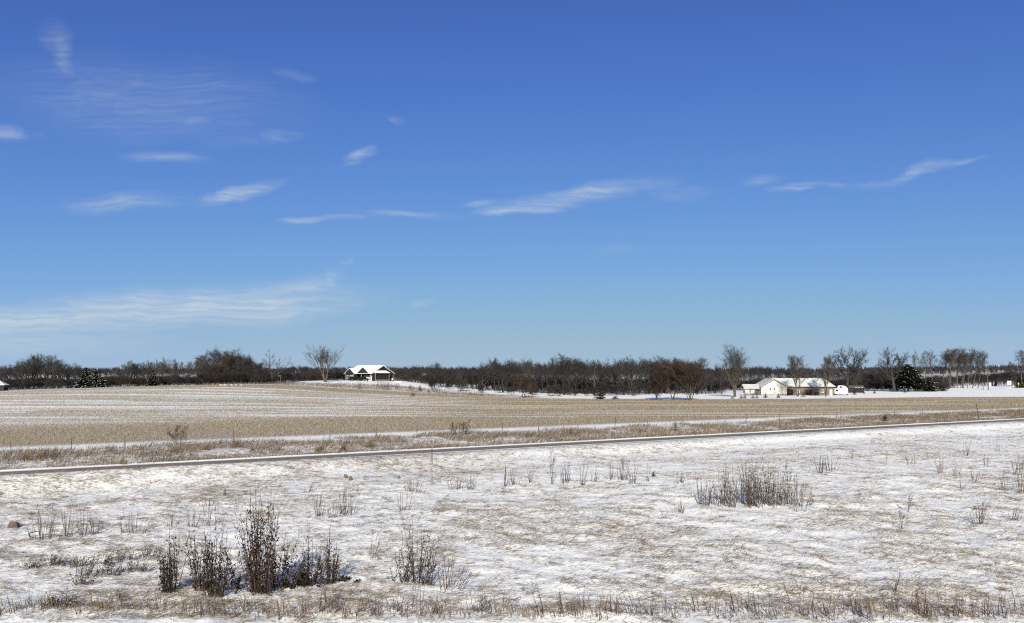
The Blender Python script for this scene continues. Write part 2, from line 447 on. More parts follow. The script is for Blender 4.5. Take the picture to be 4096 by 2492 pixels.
# matted grass showing through the snow: streaks combed along x
st1 = noise_node(T, 1.0, 6, .68, OBJ, (1.2, 1.5, 1), (0, 0, math.radians(8))).outputs[0]
st2 = noise_node(T, 1.0, 5, .7, OBJ, (4.5, 5.5, 1), (0, 0, math.radians(-10))).outputs[0]
big = noise_node(T, .16, 3, .55, OBJ).outputs[0]
cover = mth(T, 'ADD', mth(T, 'MULTIPLY', st1, .50), mth(T, 'ADD', mth(T, 'MULTIPLY', st2, .62), mth(T, 'MULTIPLY', big, .20)))
cover = mth(T, 'ADD', cover, attr('grass_cover'))
near_mask = ramp(T, cover, .67, .865)
# stubble litter
lit = noise_node(T, 1.0, 5, .75, OBJ, (2.2, 4.5, 1)).outputs[0]
corn_mask = mth(T, 'MULTIPLY', ramp(T, mth(T, 'ADD', lit, attr('corn_litter')), .50, .66), attr('corn'), True)
# weedy verge
ver = noise_node(T, 1.0, 5, .75, OBJ, (1.4, 1.4, 1)).outputs[0]
verge_mask = mth(T, 'MULTIPLY', ramp(T, ver, .34, .62), attr('verge'), True)
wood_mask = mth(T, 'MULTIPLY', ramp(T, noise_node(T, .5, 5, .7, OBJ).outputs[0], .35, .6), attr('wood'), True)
col = mixc(T, near_mask, snow_c, tan_c)
col = mixc(T, corn_mask, col, (.28, .213, .124))
col = mixc(T, verge_mask, col, (.22, .17, .12))
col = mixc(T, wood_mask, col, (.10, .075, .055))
T.links.new(col, bs.inputs['Base Color']); bs.inputs['Roughness'].default_value = .75; bs.inputs['Specular IOR Level'].default_value = .15
bp = T.nodes.new('ShaderNodeBump'); bp.inputs['Strength'].default_value = .85; bp.inputs['Distance'].default_value = .12
T.links.new(mth(T, 'ADD', st1, mth(T, 'MULTIPLY', st2, .5)), bp.inputs['Height']); T.links.new(bp.outputs[0], bs.inputs['Normal'])

me = tri_mesh('ground', np.stack([GX, GY, GZ], -1).reshape(-1, 3), quads, gm, smooth=True)
gn, gt = nt(GX, GY)
far = field_far(GX, GY)
corn = sstep(N_CORN - 5, N_CORN, gn) * (1 - sstep(-3, 2, GY - far))
hill_w = (1 - sstep(-.25, .02, GX / GY)) * sstep(118, 135, gn) * (1 - sstep(232, 252, GY))
bury_g = fbm(GX / 38, GY / 2.6, 71, 3)
litter = .10 - .26 * row_gaps(GX, GY) - .05 * hill_w * sstep(.45, .7, bury_g) + .05 * (1 - hill_w)
verge = sstep(N_ROAD + 3.6, N_ROAD + 5, gn) * (1 - sstep(84, 90, gn + 3 * (vnoise(GX / 9, GY / 9, 4) - .5))) * .8
bank = sstep(-1, 3, GY - far) * (1 - sstep(26, 36, GY - far + 10 * (vnoise(GX / 14, GY / 9, 8) - .5))) * sstep(-.42, -.27, GX / GY) * (1 - sstep(.0, .08, GX / GY))
verge = np.maximum(verge, bank * .9)
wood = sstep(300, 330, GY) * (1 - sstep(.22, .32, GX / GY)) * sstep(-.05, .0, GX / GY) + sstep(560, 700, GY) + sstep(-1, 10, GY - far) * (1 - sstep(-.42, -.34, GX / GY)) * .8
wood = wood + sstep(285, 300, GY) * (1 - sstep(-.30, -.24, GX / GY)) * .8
nearg = (1 - sstep(N_ROAD - 3.6, N_ROAD - 2.2, gn))
cov = -.30 * (1 - nearg) * (1 - sstep(10, 400, gn) * 0) + .03 * nearg
cov = cov + nearg * (.055 * np.exp(-((GY - 25.4) / 1.5) ** 2) * sstep(-.12, .1, GX / GY) + .08 * (fbm(GX / 6, GY / 7, 44, 2) - .5) - .10 * np.exp(-((GY - 22.6) / .5) ** 2))
cov = cov - .05 * nearg * sstep(-8, 4, gn - 50) * sstep(.0, .25, GX / GY) + .035 * nearg * sstep(40, 50, gn) * (1 - sstep(-.1, .1, GX / GY))
for nm, a in (('grass_cover', cov), ('corn', corn), ('corn_litter', litter), ('verge', verge), ('wood', np.clip(wood, 0, 1))):
    at = me.attributes.new(nm, 'FLOAT', 'POINT'); at.data.foreach_set('value', np.ascontiguousarray(a, np.float32).ravel())
tag(mobj('ground', me), 'snow covered grassland, corn stubble field and lawns reaching to the horizon', None, None, 'structure')

# ------------------------------------------------------------------ road
rm, T, bs = new_mat('worn_asphalt_with_blown_snow')
tc = T.nodes.new('ShaderNodeTexCoord'); UVv = tc.outputs['UV']
sp = T.nodes.new('ShaderNodeSeparateXYZ'); T.links.new(UVv, sp.inputs[0])     # u: across in metres, v: along in metres
stre = mth(T, 'ADD', mth(T, 'MULTIPLY', noise_node(T, 1.0, 5, .65, UVv, (2.4, .035, 1)).outputs[0], .7), mth(T, 'MULTIPLY', noise_node(T, 1.0, 5, .7, UVv, (1.2, .45, 1)).outputs[0], .32))
stre2 = noise_node(T, 1.0, 4, .7, UVv, (7, .3, 1)).outputs[0]
asp = mixc(T, stre2, (.115, .10, .085), (.20, .172, .145))
def band(c, w, lo=0., hi=1.):
    d = mth(T, 'ABSOLUTE', mth(T, 'SUBTRACT', sp.outputs[0], c), 0)
    return ramp(T, d, w, w * .35, lo, hi)
edge = ramp(T, mth(T, 'ABSOLUTE', sp.outputs[0], 0), 0.85, 1.6)
mid = band(.2, .5, 0, .25)
amt = mth(T, 'ADD', mth(T, 'ADD', edge, mid), mth(T, 'MULTIPLY', mth(T, 'SUBTRACT', stre, .52), 2.6), True)
snowy = ramp(T, amt, .25, .95, .05, .92)
dark = mth(T, 'MULTIPLY', band(.85, .3), .7)
asp = mixc(T, dark, asp, (.10, .092, .083))
T.links.new(mixc(T, snowy, asp, (.80, .81, .84)), bs.inputs['Base Color']); bs.inputs['Roughness'].default_value = .95; bs.inputs['Specular IOR Level'].default_value = .05
tt = np.arange(-190, 330, 1.0); nn = np.array([-1.8, -1.3, -.6, 0, .6, 1.3, 1.8])
Vr, UVl = [], []
for n_ in nn:
    x, y = from_nt(N_ROAD + n_, tt)
    z = height(x, y, False) + .045 + .04 * (1 - abs(n_) / 1.8)
    Vr.append(np.stack([x, y, z], -1)); UVl.append(np.stack([np.full(len(tt), n_), tt], -1))
Vr = np.stack(Vr, 0).reshape(-1, 3); UVl = np.stack(UVl, 0).reshape(-1, 2)
ri = np.arange(len(nn) * len(tt)).reshape(len(nn), len(tt))
rq = np.stack([ri[:-1, :-1], ri[:-1, 1:], ri[1:, 1:], ri[1:, :-1]], -1).reshape(-1, 4)
me = tri_mesh('road', Vr, rq, rm, smooth=True)
uvl = me.uv_layers.new(name='UVMap'); uvl.data.foreach_set('uv', UVl[rq.ravel()].astype(np.float32).ravel())
tag(mobj('road', me), 'narrow grey country road streaked with blown snow', None, None, 'structure')
# ploughed snow ridge along the far road edge
V, Tq = [], []
prof = [(-.5, -.04), (-.25, .03), (0, .06), (.3, .03), (.6, -.05)]
k = 0
for j, (dn, dz) in enumerate(prof):
    wob = .25 * (vnoise(tt / 2.3, tt * 0, 12) - .5) + .15 * (vnoise(tt / .9, tt * 0, 13) - .5)
    x, y = from_nt(N_ROAD + 2.8 + dn + wob, tt)
    hgt = .5 + .8 * vnoise(tt / 5, tt * 0 + j * .3, 14)
    V.append(np.stack([x, y, height(x, y, False) + dz * (hgt if dz > 0 else 1)], -1))
V = np.stack(V, 0).reshape(-1, 3); ri = np.arange(len(prof) * len(tt)).reshape(len(prof), len(tt))
rq = np.stack([ri[:-1, :-1], ri[:-1, 1:], ri[1:, 1:], ri[1:, :-1]], -1).reshape(-1, 4)
tag(mobj('snow_ridge', tri_mesh('snow_ridge', V, rq, M['snow'], smooth=True)), 'low white ridge of ploughed snow along the far road edge', None, None, 'structure')

# ------------------------------------------------------------------ blades: dry grass and stubble, each a tapered 3-sided spike or a bent blade
rng = np.random.default_rng(11)
def spikes(P, D, r):
    """3-sided cones: base points P, tip vectors D, base radii r"""
    n = len(P); L = np.linalg.norm(D, axis=1, keepdims=True); d = D / L
    a = np.cross(d, np.where(np.abs(d[:, 2:3]) < .9, [[0, 0, 1.]], [[1., 0, 0]])); a /= np.linalg.norm(a, axis=1, keepdims=True); b = np.cross(d, a)
    V = np.empty((n, 4, 3)); 
    for q in range(3):
        t = 2 * math.pi * q / 3; V[:, q] = P + (a * math.cos(t) + b * math.sin(t)) * r[:, None]
    V[:, 3] = P + D
    o = (np.arange(n) * 4)[:, None]
    T_ = np.concatenate([o + np.array([[0, 1, 3]]), o + np.array([[1, 2, 3]]), o + np.array([[2, 0, 3]])], 1).reshape(-1, 3)
    return V.reshape(-1, 3), T_
def blades(P, D, w, droop):
    """bent blades: quad + tip triangle, tip bends down by droop"""
    n = len(P); L = np.linalg.norm(D, axis=1, keepdims=True); d = D / L
    side = np.cross(d, rng.normal(size=(n, 3))); side /= np.linalg.norm(side, axis=1, keepdims=True)
    mid = P + D * .55; tip = P + D; tip = tip - np.stack([np.zeros(n), np.zeros(n), droop], 1)
    V = np.stack([P - side * w[:, None], P + side * w[:, None], mid + side * w[:, None] * .8, mid - side * w[:, None] * .8, tip], 1)
    o = (np.arange(n) * 5)[:, None]
    T_ = np.concatenate([o + np.array([[0, 1, 2]]), o + np.array([[0, 2, 3]]), o + np.array([[3, 2, 4]])], 1).reshape(-1, 3)
    return V.reshape(-1, 3), T_
def tone_attr(me, per, tones):
    at = me.attributes.new('tone', 'FLOAT', 'POINT'); at.data.foreach_set('value', np.repeat(np.asarray(tones, np.float32), per))
    return me
def blade_mat(name, c1, c2, c3):
    m, T, b = new_mat(name)
    tc = T.nodes.new('ShaderNodeTexCoord')
    n1 = noise_node(T, .7, 3, .6, tc.outputs['Object']); n2 = noise_node(T, 9, 3, .6, tc.outputs['Object'])
    at = T.nodes.new('ShaderNodeAttribute'); at.attribute_name = 'tone'
    c = mixc(T, ramp(T, n1.outputs[0], .35, .65), c1, c2); c = mixc(T, ramp(T, at.outputs['Fac'], .0, .85), c3, c)
    c = mixc(T, ramp(T, at.outputs['Fac'], .78, 1.0), c, tuple(min(.5, 1.6 * v) for v in c1))
    T.links.new(c, b.inputs['Base Color']); b.inputs['Roughness'].default_value = .85
    return m

# corn stubble
def stubble(X, Y, keep_h):
    n = len(X); Z = height(X, Y, False)
    D = np.stack([rng.normal(0, .08, n) + .03, rng.normal(0, .08, n), keep_h], 1)
    return spikes(np.stack([X, Y, Z - .02], 1), D, rng.uniform(.022, .040, n) * (.8 + .0016 * Y))
SX, SY = [], []
rows_y = np.arange(88, 272, .92)
for ry in rows_y:
    xs = np.arange(-.78 * ry - 4, .78 * ry + 4, .22 + .0008 * ry); xs = xs + rng.uniform(-.1, .1, len(xs))
    ys = ry + rng.normal(0, .06, len(xs)); n_, t_ = nt(xs, ys)
    k = (n_ > 113) & (ys < field_far(xs, ys) - .5) & (rng.random(len(xs)) < .93)
    SX.append(xs[k]); SY.append(ys[k])
for rn in np.arange(N_CORN - 6, 113, .80):
    ts = np.arange(-90, 260, .34) + rng.uniform(-.1, .1, len(np.arange(-90, 260, .34)))
    xs, ys = from_nt(rn + rng.normal(0, .05, len(ts)), ts)
    k = (np.abs(xs / ys) < .78) & (ys < field_far(xs, ys)) & (rng.random(len(xs)) < np.interp(rn, [N_CORN - 6, N_CORN - 1, N_CORN + 3], [.08, .35, .95]) * (.6 + .7 * vnoise(xs / 9, ys / 9, 61)))
    SX.append(xs[k]); SY.append(ys[k])
SX = np.concatenate(SX); SY = np.concatenate(SY)
s_ = SX / SY; n_, t_ = nt(SX, SY)
hillw = (1 - sstep(-.30, -.05, s_)) * sstep(120, 136, n_) * (1 - sstep(228, 250, SY))
bury = fbm(SX / 38, SY / 2.6, 71, 3)
sh = .30 * (1 - .25 * hillw * sstep(.45, .7, bury)) * rng.uniform(.6, 1.2, len(SX))
gap = row_gaps(SX, SY)
k = rng.random(len(SX)) > gap * .75
SX, SY, sh = SX[k], SY[k], sh[k]
V, Tt = stubble(SX, SY, np.maximum(sh, .05))
M['stubble'] = blade_mat('corn_stubble_straw', (.39, .292, .162), (.32, .24, .132), (.12, .088, .049))
tag(mobj('corn_stubble', tone_attr(tri_mesh('corn_stubble', V, Tt, M['stubble']), 4, rng.random(len(SX)))), 'rows of cut tan corn stubble standing in thin snow', 'stubble', None, 'stuff')
print('stubble', len(SX))

# matted grass of the near field
def near_grass(n, y0, y1):
    y = y0 * (y1 / y0) ** rng.random(n); s = rng.uniform(-.74, .74, n); x = s * y
    cov = fbm(x / 1.5 + .1 * y, y / 1.6, 3, 3) * .6 + fbm(x / 6, y / 7, 44, 2) * .35 + .125
    cov += .08 * np.exp(-((y - 25.6) / 1.6) ** 2) * sstep(-.1, .1, s)
    n_, t_ = nt(x, y)
    k = (n_ < N_ROAD - 1.9) & (rng.random(n) < .25 * np.exp(-((n_ - N_ROAD + 3.4) / 1.3) ** 2) + sstep(.495, .82, cov) * .88 + .06) & (y > 22.9)
    return x[k], y[k]
x, y = near_grass(480000, 22.3, 128)
# hummocks: small dense tussocks that stand proud of the snow
hn = 3000
hy = 22.8 * (112 / 22.8) ** rng.random(hn); hx = rng.uniform(-.72, .72, hn) * hy
hk = (nt(hx, hy)[0] < N_ROAD - 4) & (rng.random(hn) < .25 + .9 * sstep(.40, .62, fbm(hx / 6, hy / 5, 91, 2))); hx, hy = hx[hk], hy[hk]
hs = rng.uniform(.05, .20, len(hx)) * (1 + .006 * (hy - 25)); rep_ = 26
x = np.concatenate([x, np.repeat(hx, rep_) + rng.normal(0, 1, len(hx) * rep_) * np.repeat(hs, rep_) * 1.5]); y = np.concatenate([y, np.repeat(hy, rep_) + rng.normal(0, 1, len(hx) * rep_) * np.repeat(hs, rep_)])
n_hum = len(hx) * rep_
n = len(x); L = rng.uniform(.16, .42, n) * (1 + .006 * (y - 25)); az = rng.normal(.15, .8, n) + np.where(rng.random(n) < .14, math.pi, 0); el = np.abs(rng.normal(.22, .30, n))
D = np.stack([np.cos(az) * np.cos(el), np.sin(az) * np.cos(el), np.sin(el)], 1) * L[:, None]
P = np.stack([x, y, height(x, y) - .015], 1)
V, Tt = blades(P, D, rng.uniform(.0035, .0075, n) * (1 + .010 * (y - 25)), L * .18)
M['mat_grass'] = blade_mat('matted_dry_grass', (.40, .32, .235), (.28, .22, .16), (.10, .078, .058))
tag(mobj('matted_grass', tone_attr(tri_mesh('matted_grass', V, Tt, M['mat_grass']), 5, np.concatenate([rng.random(n - n_hum), rng.random(n_hum) * np.repeat(rng.uniform(.35, .8, len(hx)), rep_)]))), 'flattened dry tan grass poking through the snow of the near field', 'grass', None, 'stuff')
print('near grass', n)

# verge weeds between road and fence
n = 170000
t0 = rng.uniform(-75, 190, n); nn_ = N_ROAD + 2.5 + rng.beta(1.0, 1.15, n) * 21.0
x, y = from_nt(nn_, t0)
den = fbm(x / 4.5, y / 3.0, 55, 3) + .12 * np.exp(-((nn_ - 79) / 4.0) ** 2)
k = (np.abs(x / y) < .75) & (rng.random(n) < sstep(.36, .60, den))
x, y = x[k], y[k]; n = len(x)
hh = rng.uniform(.25, .62, n) * (.6 + .8 * fbm(x / 6, y / 5, 56, 2))
D = np.stack([hh * rng.normal(.42, .25, n), hh * rng.normal(0, .22, n), hh], 1)
V, Tt = blades(np.stack([x, y, height(x, y) - .02], 1), D, rng.uniform(.009, .019, n) * (.8 + .003 * y), hh * .12)
M['verge_grass'] = blade_mat('verge_weed_straw', (.23, .185, .135), (.155, .12, .088), (.085, .064, .048))
tag(mobj('verge_grass', tone_attr(tri_mesh('verge_grass', V, Tt, M['verge_grass']), 5, rng.random(n))), 'tan dry weeds leaning in the ditch between road and fence', 'grass', None, 'stuff')
# weeds along the foot of the house hill and the far field edge
n = 26000
s = rng.uniform(-.40, .10, n); y = rng.uniform(255, 312, n); x = s * y
dd = y - field_far(x, y) + 10 * (vnoise(x / 14, y / 9, 8) - .5)
den = fbm(x / 6, y / 4, 57, 3)
k = (dd > -1) & (dd < np.interp(s, [-.4, -.25, -.1, .1], [10, 30, 34, 8])) & (rng.random(n) < sstep(.38, .6, den))
x, y = x[k], y[k]; n = len(x); hh = rng.uniform(.3, .9, n)
D = np.stack([hh * rng.normal(.3, .3, n), hh * rng.normal(0, .3, n), hh], 1)
V, Tt = blades(np.stack([x, y, height(x, y) - .03], 1), D, rng.uniform(.03, .06, n), hh * .1)
M['bank_weed'] = blade_mat('bank_weed', (.23, .17, .11), (.15, .11, .075), (.10, .075, .055))
tag(mobj('bank_weeds', tone_attr(tri_mesh('bank_weeds', V, Tt, M['bank_weed']), 5, rng.random(n))), 'brown weeds on the bank below the dark hilltop house', 'weeds', None, 'stuff')

# ------------------------------------------------------------------ trees: recursive limbs, tapered tubes
def cone_segments(S, sides):
    """tapered tubes from rows (p0, p1, r0, r1)"""
    S = np.asarray(S, float)
    P0, P1, r0, r1 = S[:, 0:3], S[:, 3:6], S[:, 6], S[:, 7]
    d = P1 - P0; d /= np.maximum(np.linalg.norm(d, axis=1, keepdims=True), 1e-6)
    a = np.cross(d, np.where(np.abs(d[:, 2:3]) < .9, [[0, 0, 1.]], [[1., 0, 0]])); a /= np.linalg.norm(a, axis=1, keepdims=True); b = np.cross(d, a)
    n = len(S); V = np.empty((n, 2 * sides, 3))
    for q in range(sides):
        t = 2 * math.pi * q / sides; o = a * math.cos(t) + b * math.sin(t)
        V[:, q] = P0 + o * r0[:, None]; V[:, sides + q] = P1 + o * r1[:, None]
    o = (np.arange(n) * 2 * sides)[:, None]; F = []
    for q in range(sides):
        q2 = (q + 1) % sides
        F += [o + np.array([[q, q2, sides + q2]]), o + np.array([[q, sides + q2, sides + q]])]
    return V.reshape(-1, 3), np.concatenate(F, 1).reshape(-1, 3)
def join(parts):
    V = []; F = []; k = 0
    for v, f in parts:
        if len(v) == 0: continue
        V.append(v); F.append(np.asarray(f) + k); k += len(v)
    return np.concatenate(V), np.concatenate(F)

def make_tree(seed, H, bole=.3, trunk_r=.03, limbs=9, limb_len=.5, limb_ang=50, up=.12, gnarl=.16, sub=(6, 5), twigs=6, sub_len=(.5, .45), twig_len=.35, twig_r=.02,
              multi=1, multi_spread=12, lean=0.0, flat=1.0, droop=0.0, trunk_frac=None, limb_r=.62):
    """returns (trunk segments, limb segments, twig spikes) for a bare broadleaf tree of height H rooted at the origin"""
    r = random.Random(seed); TR, LB, TW = [], [], []
    def rv(): return Vector((r.gauss(0, 1), r.gauss(0, 1), r.gauss(0, 1)))
    def grow(p, d, L, rad, lev):
        n = (7, 5, 3, 2)[lev]; pts = [p.copy()]; rads = [rad]; dirs = [d.copy()]
        end = (.30, .25, .35, .4)[lev]
        for i in range(n):
            d = (d + rv() * gnarl * (.35 if lev == 0 else 1.0) + Vector((0, 0, 1)) * (up if lev else .05) - Vector((0, 0, 1)) * (droop * i / n if lev >= 2 else 0)).normalized()
            p = p + d * (L / n); pts.append(p.copy()); rads.append(rad * (1 - (1 - end) * (i + 1) / n)); dirs.append(d.copy())
        out = TR if lev == 0 else LB
        for i in range(n): out.append((*pts[i], *pts[i + 1], rads[i], rads[i + 1]))
        def at(t):
            f = min(t * n, n - 1e-4); i = int(f); q = f - i
            return pts[i].lerp(pts[i + 1], q), rads[i] + (rads[i + 1] - rads[i]) * q, dirs[i + 1]
        if lev == 0: cnt, t0, ll, ang = limbs, bole, limb_len * H, limb_ang
        elif lev < 3 and lev <= len(sub): cnt, t0, ll, ang = sub[lev - 1], .22, L * sub_len[lev - 1], 42
        else: cnt, t0, ll, ang = 0, 0, 0, 0
        for k in range(cnt):
            t = t0 + (1 - t0) * (k + r.random()) / cnt
            q, qr, qd = at(t)
            az = r.random() * 2 * math.pi if lev else k * 2.399 + r.random() * .8
            a = math.radians(ang * r.uniform(.65, 1.25) * (1.0 if lev else (1.15 - .55 * t)))
            o = qd.orthogonal().normalized(); o.rotate(Matrix.Rotation(az, 3, qd))
            nd = qd * math.cos(a) + o * math.sin(a)
            if lev == 0: nd.z *= flat; nd.normalize()
            grow(q, nd, ll * r.uniform(.65, 1.15) * ((1.1 - .55 * (t - t0) / (1 - t0)) if lev == 0 else (1.05 - .45 * t)), qr * (limb_r if lev == 0 else .6), lev + 1)
        if lev >= 1:
            m = int(twigs * (1.4 if lev == len(sub) + 1 else .8))
            for k in range(m):
                t = .25 + .75 * r.random(); q, qr, qd = at(t)
                nd = (qd + rv() * .55 + Vector((0, 0, up))).normalized(); l = twig_len * r.uniform(.5, 1.3) * H * .1
                TW.append((*q, *(nd * l), twig_r * r.uniform(.7, 1.2)))
            q, qr, qd = at(.999); TW.append((*q, *(qd * twig_len * H * .1), twig_r * 1.2))
    for k in range(multi):
        d = Vector((lean, 0, 1))
        if multi > 1:
            az = 2 * math.pi * (k + .4 * r.random()) / multi; t = math.tan(math.radians(multi_spread * r.uniform(.5, 1.2)))
            d = Vector((math.cos(az) * t + lean, math.sin(az) * t, 1))
        grow(Vector((r.uniform(-.2, .2) * (multi > 1), r.uniform(-.2, .2) * (multi > 1), -.3)), d.normalized(), (H + .3) * (trunk_frac or (.86 if limb_len > .3 else .95)) * (r.uniform(.8, 1) if multi > 1 else 1), trunk_r * H * (1 if multi == 1 else .7), 0)
    return TR, LB, TW

def tree_mesh(name, seed, H, bark, twig, limb=None, **kw):
    TR, LB, TW = make_tree(seed, H, **kw)
    LB, TW = np.array(LB), np.array(TW)
    trunk = tri_mesh(name + '_trunk', *cone_segments(TR, 7), M[bark], smooth=True)
    limb_me = cone_segments(LB, 3)
    tw = spikes(TW[:, :3], TW[:, 3:6], TW[:, 6])
    V, F = join([limb_me, tw])
    mi = np.concatenate([np.zeros(len(limb_me[1])), np.ones(len(tw[1]))])
    crown = tri_mesh(name + '_crown', V, F, [M[limb or bark], M[twig]], mat_idx=mi)
    zmax = np.percentile(V[:, 2], 98.5); xy = np.percentile(np.abs(V[:, :2]), 97)
    return trunk, crown, zmax, xy
def put_tree(name, proto, loc, H=None, rz=0.0, label=None, group=None, width=None, cat='tree'):
    """places a tree: Empty > trunk, crown. H: height in metres, width: crown width in metres"""
    trunk, crown, zmax, xy = proto
    root = empty(name, loc, rz)
    sz = (H / zmax) if H else 1.0
    sx = (width / (2 * xy)) if width else sz
    root.scale = (sx, sx, sz)
    mobj('trunk', trunk, root); mobj('crown', crown, root)
    tag(root, label, cat, group)
    return root

def make_conifer(name, seed, H, W, mat, snow=.4, bare=.03, flat_top=False, whorls=None, per=9, dens=1.0):
    """drooping whorls of needle sprays around a trunk; snow lies on the upper side of the boughs. Returns meshes (trunk, needles, snow)"""
    r = random.Random(seed); N, SN = [], []
    wh = whorls or max(7, int(H * 2.2))
    for i in range(wh):
        t = (i + r.random() * .7) / wh; z = H * (bare + (1 - bare) * t)
        if flat_top: R = W * .5 * min(1, math.sqrt(max(0.02, 1.12 - t))) * (.7 + .5 * r.random())
        else: R = W * .5 * (1.03 - t) ** .85 * (.75 + .4 * r.random())
        for k in range(per if t < .8 else max(4, per - 3)):
            az = 2 * math.pi * (k + r.random()) / per; L = max(R * r.uniform(.7, 1.12), .12)
            tilt = r.uniform(-.32, .05) + .5 * max(0, t - .75)
            m = max(3, int((4 + L * 3) * dens))
            for j in range(m):
                f = (j + .6) / m; rr = L * f
                c = Vector((math.cos(az) * rr, math.sin(az) * rr, z + tilt * rr * f + r.uniform(-.03, .03) * H * .3))
                s = (.10 + .16 * (1 - f)) * max(R, W * .12) * r.uniform(.7, 1.3) + .03 * H
                for q in range(3):
                    a2 = az + r.gauss(0, .8); d = Vector((math.cos(a2), math.sin(a2), r.uniform(-.55, .12))) * s
                    o = Vector((-math.sin(a2), math.cos(a2), r.uniform(-.5, .5))) * s * .34
                    N.append((c - d * .35 + o, c - d * .35 - o, c + d))
                if f > .35 and r.random() < snow:
                    SN.append((c + Vector((0, 0, s * .16)), s * r.uniform(.22, .42), az))
    V = np.array([tuple(p) for tri in N for p in tri]); F = np.arange(len(V)).reshape(-1, 3)
    needles = tri_mesh(name + '_needles', V, F, M[mat])
    trunk = tri_mesh(name + '_trunk', *cone_segments([(0, 0, -.2, 0, 0, H * .5, .03 * H + .02, .018 * H), (0, 0, H * .5, 0, 0, H, .018 * H, .004 * H)], 6), M['bark'], smooth=True)
    sn = None
    if SN:
        Vs, Fs = [], []; k = 0
        for c, s, az in SN:       # flattened lumps of snow, eight-sided pads with a domed top
            ca, sa = math.cos(az), math.sin(az)
            ring = [(math.cos(q * math.pi / 3) * s * 1.25, math.sin(q * math.pi / 3) * s * .62) for q in range(6)]
            Vs += [(c.x + x * ca - y * sa, c.y + x * sa + y * ca, c.z - s * .10) for x, y in ring] + [(c.x, c.y, c.z + s * .30)]
            Fs += [(k + q, k + (q + 1) % 6, k + 6) for q in range(6)]; k += 7
        sn = tri_mesh(name + '_snow', np.array(Vs), np.array(Fs), M['snow'], smooth=True)
    return trunk, needles, sn
def put_conifer(name, proto, loc, sc=(1, 1, 1), rz=0.0, label=None, group=None, cat='tree'):
    root = empty(name, loc, rz); root.scale = sc
    mobj('trunk', proto[0], root); mobj('foliage', proto[1], root)
    if proto[2]: tag(mobj('snow_load', proto[2], root), kind='stuff')
    tag(root, label, cat, group)
    return root

# ---- woodland trees: a dozen shapes, copied with their trunk and crown
WOOD = [tree_mesh('wood%d' % i, 100 + i, 13, 'bark_wood', 'twig_dark', limb='bark_limb', bole=.34 + .03 * (i % 3), trunk_r=.016, limbs=8 + i % 3, limb_len=.44 + .03 * (i % 4), limb_ang=36 + 4 * (i % 3), up=.24,
                  gnarl=.16, sub=(5, 3), twigs=4, twig_len=.85, twig_r=.013, trunk_frac=.62, limb_r=.72) for i in range(7)]
SLIM = [tree_mesh('slim%d' % i, 140 + i, 12, 'bark', 'twig_grey', bole=.40, trunk_r=.011, limbs=10, limb_len=.26, limb_ang=26, up=.25, gnarl=.12, sub=(5,), twigs=7, twig_len=.8, twig_r=.015) for i in range(3)]
LITE = [tree_mesh('lite%d' % i, 150 + i, 12, 'bark', 'twig_grey', limb='bark_limb', bole=.25, trunk_r=.018, limbs=9, limb_len=.48, limb_ang=40, up=.22, gnarl=.17, sub=(5, 3), twigs=4, twig_len=.8, twig_r=.014, trunk_frac=.6, limb_r=.7) for i in range(4)]
BRUSH = [tree_mesh('brush%d' % i, 170 + i, 5, 'bark', 'twig_dark' if i < 3 else 'twig_brown', bole=.05, trunk_r=.010, limbs=9, limb_len=.6, limb_ang=34, up=.14, gnarl=.16, sub=(6,), twigs=9, twig_len=1.6, twig_r=.015,
                   multi=4, multi_spread=26) for i in range(4)]
r = random.Random(31); WOODBRUSH = BRUSH
# skyline of the middle wood (photo x -> y of the tree tops)
TOPX = [1560, 1600, 1640, 1700, 1760, 1800, 1840, 1880, 1920, 1970, 2010, 2100, 2150, 2200, 2262, 2310, 2340, 2380, 2420, 2470, 2510, 2560, 2620, 2690, 2720, 2780, 2850, 2900, 2960, 3000, 3060, 3120, 3160, 3230, 3300, 3400, 3500]
TOPY = [1490, 1482, 1474, 1463, 1460, 1474, 1468, 1478, 1462, 1440, 1455, 1448, 1443, 1452, 1424, 1446, 1455, 1446, 1456, 1452, 1434, 1440, 1437, 1434, 1445, 1470, 1472, 1476, 1472, 1468, 1460, 1468, 1484, 1480, 1478, 1484, 1490]
def stretch(sx, row):
    a = ('behind the snowy slope', 'left of the round brown tree', 'behind the round brown tree', 'behind the dome-shaped juniper', 'behind the three brown trees')[min(4, int(np.searchsorted([1760, 2020, 2240, 2560], sx)))]
    return ('in the front row', 'in the middle rows', 'in the middle rows', 'in the back row')[row] + ' of the wood ' + a
for row, (d0, dd, step, lift) in enumerate(((296, 14, 21, 7), (322, 16, 19, 0), (352, 18, 23, 3))):
    sx = 1575 + row * 5
    while sx < 2905:
        d = d0 + r.uniform(0, dd) + (40 if sx < 1720 else 0)
        loc = stand(sx, d)
        top = float(np.interp(sx, TOPX, TOPY)) + lift + r.uniform(-14, 14)
        if row == 0: top += r.choice((0, 8, 22))
        H = top_z(top, d) - loc.z
        put_tree('woodland_tree', WOOD[r.randrange(7)], loc, H, r.uniform(0, 6.28), 'dark bare tree ' + stretch(sx, row), 'trees ' + stretch(sx, row), width=H * r.uniform(.50, .72))
        sx += step * r.uniform(.65, 1.35)
G_BACK = 'bare trees behind the white house'
for d0, step in ((365, 22), (400, 24)):
    sx = 2900
    while sx < 3440:
        d = d0 + r.uniform(0, 25); loc = stand(sx, d); top = float(np.interp(sx, TOPX, TOPY)) + r.uniform(0, 9); H = top_z(top, d) - loc.z
        put_tree('woodland_tree', WOOD[r.randrange(7)], loc, H, r.uniform(0, 6.28), 'dark bare tree in the belt behind the white house roofs', G_BACK, width=H * r.uniform(.55, .75))
        sx += step * r.uniform(.7, 1.3)
